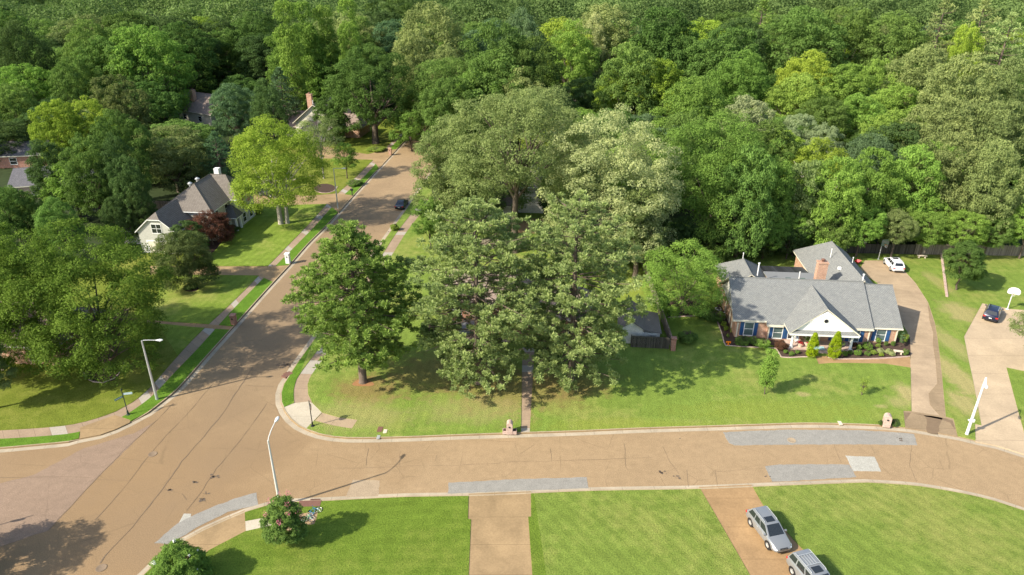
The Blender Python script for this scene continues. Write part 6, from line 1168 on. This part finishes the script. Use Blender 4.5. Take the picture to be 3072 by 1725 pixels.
# shrubs and flowers of the beds
SH = [broad(201, R=.7, H=1.0, zb=.05, K=6, ncl=46, nleaf=70, ls=.11, cr=.28, trunk_r=.03, spread=.4), broad(202, R=.7, H=1.0, zb=.05, K=7, ncl=50, nleaf=60, ls=.12, cr=.27, trunk_r=.03, spread=.42)]
def bed_shrub(x, y, w, h, col, label, name='shrub', cat='shrub', k=0):
    """x, y: foot in the photograph, w: width there in pixels, h: height in metres"""
    X, Y = G(x, y, .15); R = w / 2 / FP * depth(X, Y, .5); t = shrub(name, X, Y, R, h, col, label, 300 + int(x), cat, proto=SH[k % 2], group='shrubs of the front beds'); t.scale = (R / .7, R / .7, h / 1.0); t.rotation_euler.z = x * .7; return t
for i, a in enumerate(((2226, 1035, 44, 1.15, 'deep', 'dark clipped shrub under the leftmost window of the brick house'), (2260, 1034, 30, 1.1, 'mid', 'green shrub between the dark clipped shrub and the bright round one'), (2288, 1043, 43, 1.15, 'bright', 'bright round shrub left of the second window'), (2343, 1046, 40, 1.1, (.13, .07, .05), 'purple-brown shrub beside the porch column'),
                        (2171, 980, 16, .8, 'gold', 'yellow lily clump highest in the side bed'), (2177, 992, 13, .7, 'gold', 'yellow lily clump in the middle of the side bed'), (2183, 1012, 10, .5, 'yellow', 'small yellow plant above the orange letter'), (2315, 1042, 12, .35, 'gold', 'tiny yellow plant below the bright round shrub'),
                        (2356, 1060, 14, .5, 'fresh', 'small green plant left in the bed before the porch'), (2374, 1066, 16, .5, 'fresh', 'small green plant in the middle of the bed before the porch'), (2392, 1061, 14, .5, 'fresh', 'small green plant right in the bed before the porch'),
                        (2533, 1066, 18, .6, 'fresh', 'leafy plant at the left end of the flower bed'), (2549, 1063, 14, .6, 'deep', 'dark ball plant beside the right porch column foot'), (2576, 1049, 15, .7, 'bright', 'upper green plant of the pair right of the porch'), (2572, 1065, 24, .7, 'fresh', 'broad green plant low in the flower bed'), (2601, 1048, 30, .95, 'fresh', 'large round green shrub right of the downspout'),
                        (2633, 1030, 15, .8, 'bright', 'round plant left under the rightmost window'), (2633, 1041, 14, .5, 'yellow', 'yellowish plant below the rightmost window'), (2657, 1037, 12, .6, 'mid', 'small ball plant under the rightmost window shutter'), (2677, 1037, 13, .65, 'mid', 'small ball plant at the house corner'), (2602, 1066, 18, .5, 'mid', 'low green plant in the middle of the flower bed'), (2621, 1062, 19, .55, 'yellow', 'golden low plant in the flower bed'),
                        (2640, 1058, 22, .55, 'pale', 'pale striped grass clump left of the other in the flower bed'), (2643, 1068, 14, .4, 'gold', 'yellow plant below the pale grass'), (2668, 1063, 30, .6, 'pale', 'pale striped grass clump beside the stone bench'), (2716, 1064, 20, .7, 'mid', 'green plant right of the stone bench'),
                        (2710, 1026, 24, 1.2, 'yellow', 'yellow-green shrub by the driveway corner of the house'), (2565, 1040, 14, .6, 'red', 'dark red plant by the porch right column'), (2640, 1275, 14, .55, 'deep', 'small bush left of the pale brick mailbox'), (2681, 1276, 22, .65, 'deep', 'dark bush right of the pale brick mailbox'),
                        (2060, 1028, 60, 1.5, 'deep', 'dark shrub right of the brick pillar'), (2110, 945, 70, 1.4, 'deep', 'dark shrub bank beside the air conditioners'), (2145, 962, 60, 1.3, 'deep', 'dark shrub in front of the air conditioners'), (2020, 945, 40, 1.5, 'bright', 'bright shrub under the yellow-green tree'),
                        (575, 866, 42, .7, 'dark', 'dark low shrub at the foot of the round-headed tree'), (1185, 690, 26, 1.1, 'yellow', 'yellow-green plant at the right kerb below the white blossom'), (1130, 452, 60, .8, 'yellow', 'yellow-green ground bed across the far driveway'), (1065, 555, 50, .9, 'mid', 'green shrub on the verge above the dark mailbox'),
                        (690, 700, 60, 1.3, 'dark', 'dark shrub beside the cream house porch'), (770, 638, 44, 1.2, 'deep', 'dark shrub at the corner of the cream house'), (265, 1140, 24, .9, 'deep', 'round shrub in the ringed bed'), (1425, 1075, 70, 1.2, 'dark', 'dark shrub below the left pine'), (1640, 1075, 80, 1.2, 'dark', 'dark shrub right of the brick path'), (1300, 1010, 80, 2.0, 'dark', 'dark shrub between the corner pine and the left pine'))):
    bed_shrub(*a, k=i)
def arb(x, y, ytop, w, label, seed):
    X, Y = G(x, y, .15); H = hgt(x, y, ytop); R = w / 2 / FP * depth(X, Y, 1); rg = np.random.default_rng(seed); n = 150; q = rg.uniform(.02, 1, n); a = rg.uniform(0, 6.28, n); rr = R * np.where(q < .3, .75 + q * .8, 1.0 * ((1 - q) / .7)**.75) * .8
    cen = np.stack([rr * np.cos(a), rr * np.sin(a), q * H * .96 + .1], 1); me = clumps_to_leaves('foliage', cen, np.full(n, R * .26), 90, .09, rg, flat=1.2, low=-.6); t = thing('conical_evergreen', label, 'evergreen shrub', (X, Y, .15), 0, 'clipped evergreens before the porch')
    c = bpy.data.objects.new('foliage', me); C.objects.link(c); c.parent = t; c.color = (.27, .36, .02, 1); m = MB(); m.tube([(0, 0, -.1), (0, 0, H * .8)], [.06, .02], 6); m.build('stem', M['bark'], t)
arb(2433, 1069, 1001, 37, 'left of the two bright cone-shaped evergreens before the porch', 401); arb(2499, 1073, 997, 40, 'right of the two bright cone-shaped evergreens before the porch', 402)
X, Y = G(2700, 1040, .15); shrub('juniper', X, Y, .33, 2.1, 'blue', 'narrow blue-green juniper at the right house corner', 403, 'evergreen shrub', ncl=40, nleaf=50, ls=.12, K=5)
# porch things
def L1w(lx, ly, z): c_, s_ = math.cos(rad(-5)), math.sin(rad(-5)); return (28.43 + lx * c_ - ly * s_, 80.11 + lx * s_ + ly * c_, z)
t = thing('porch_chair', 'white high-backed wicker chair at the left end of the porch', 'chair', L1w(7.9, -1.3, .32), rad(20)); m = MB(); m.lathe([(0, 0), (.30, 0), (.34, .02), (.30, .05), (0, .06)], (0, 0, .42), 14); m.build('seat', M['white'], t); m = MB(); P = [(.36 * math.cos(a), .27, .78 + .5 * math.sin(a)) for a in [k * math.pi / 8 for k in range(17)]]; m.tube(P, .04, 6, cap=False)
[m.tube([(x, .27, .45), (x * 1.1, .27, 1.15)], .015, 5) for x in (-.24, -.12, 0, .12, .24)]; m.build('backrest', M['white'], t)
for a in (45, 135, 225, 315): m = MB(); m.tube([(.26 * math.cos(rad(a)), .26 * math.sin(rad(a)), 0), (.24 * math.cos(rad(a)), .24 * math.sin(rad(a)), .42)], .025, 6); m.build('leg', M['white'], t)
def pot(lx, ly, R, H, fol, label, potm='stone', pet=None):
    X, Y, Z = L1w(lx, ly, .32); t = thing('potted_plant', label, 'potted plant', (X, Y, Z), 0, 'potted plants on the porch'); m = MB(); m.lathe([(0, 0), (R * .6, 0), (R * .85, H * .45), (R * .9, H * .5), (R * .7, H * .48), (0, H * .45)], (0, 0, 0), 14); m.build('pot', M[potm], t, smooth=True)
    rg = np.random.default_rng(int(lx * 100)); n = 14; cen = rg.normal(size=(n, 3)) * np.array([R * .55, R * .55, H * .12]) + np.array([0, 0, H * .75]); me = clumps_to_leaves('foliage', cen, np.full(n, R * .4), 40, .09, rg, mat=M[pet] if pet else None); c = bpy.data.objects.new('foliage', me); C.objects.link(c); c.parent = t; c.color = (*GR[fol], 1)
pot(8.1, -2.0, .38, .7, 'fresh', 'pale pot of red flowers beside the wicker chair', pet='red'); pot(9.0, -1.6, .5, 1.1, 'fresh', 'large fern between the wicker chair and the left evergreen'); pot(13.0, -1.7, .36, .8, 'mid', 'small potted plant at the right end of the porch')
t = thing('door_mat', 'pale blue mat before the porch step', 'door mat', L1w(10.3, -2.2, .32), rad(-5)); m = MB(); m.box(-.75, .75, -.45, .45, .002, .02); m.build('mat', M['sign_pale'], t)
print('done', len(bpy.data.objects), flush=True)
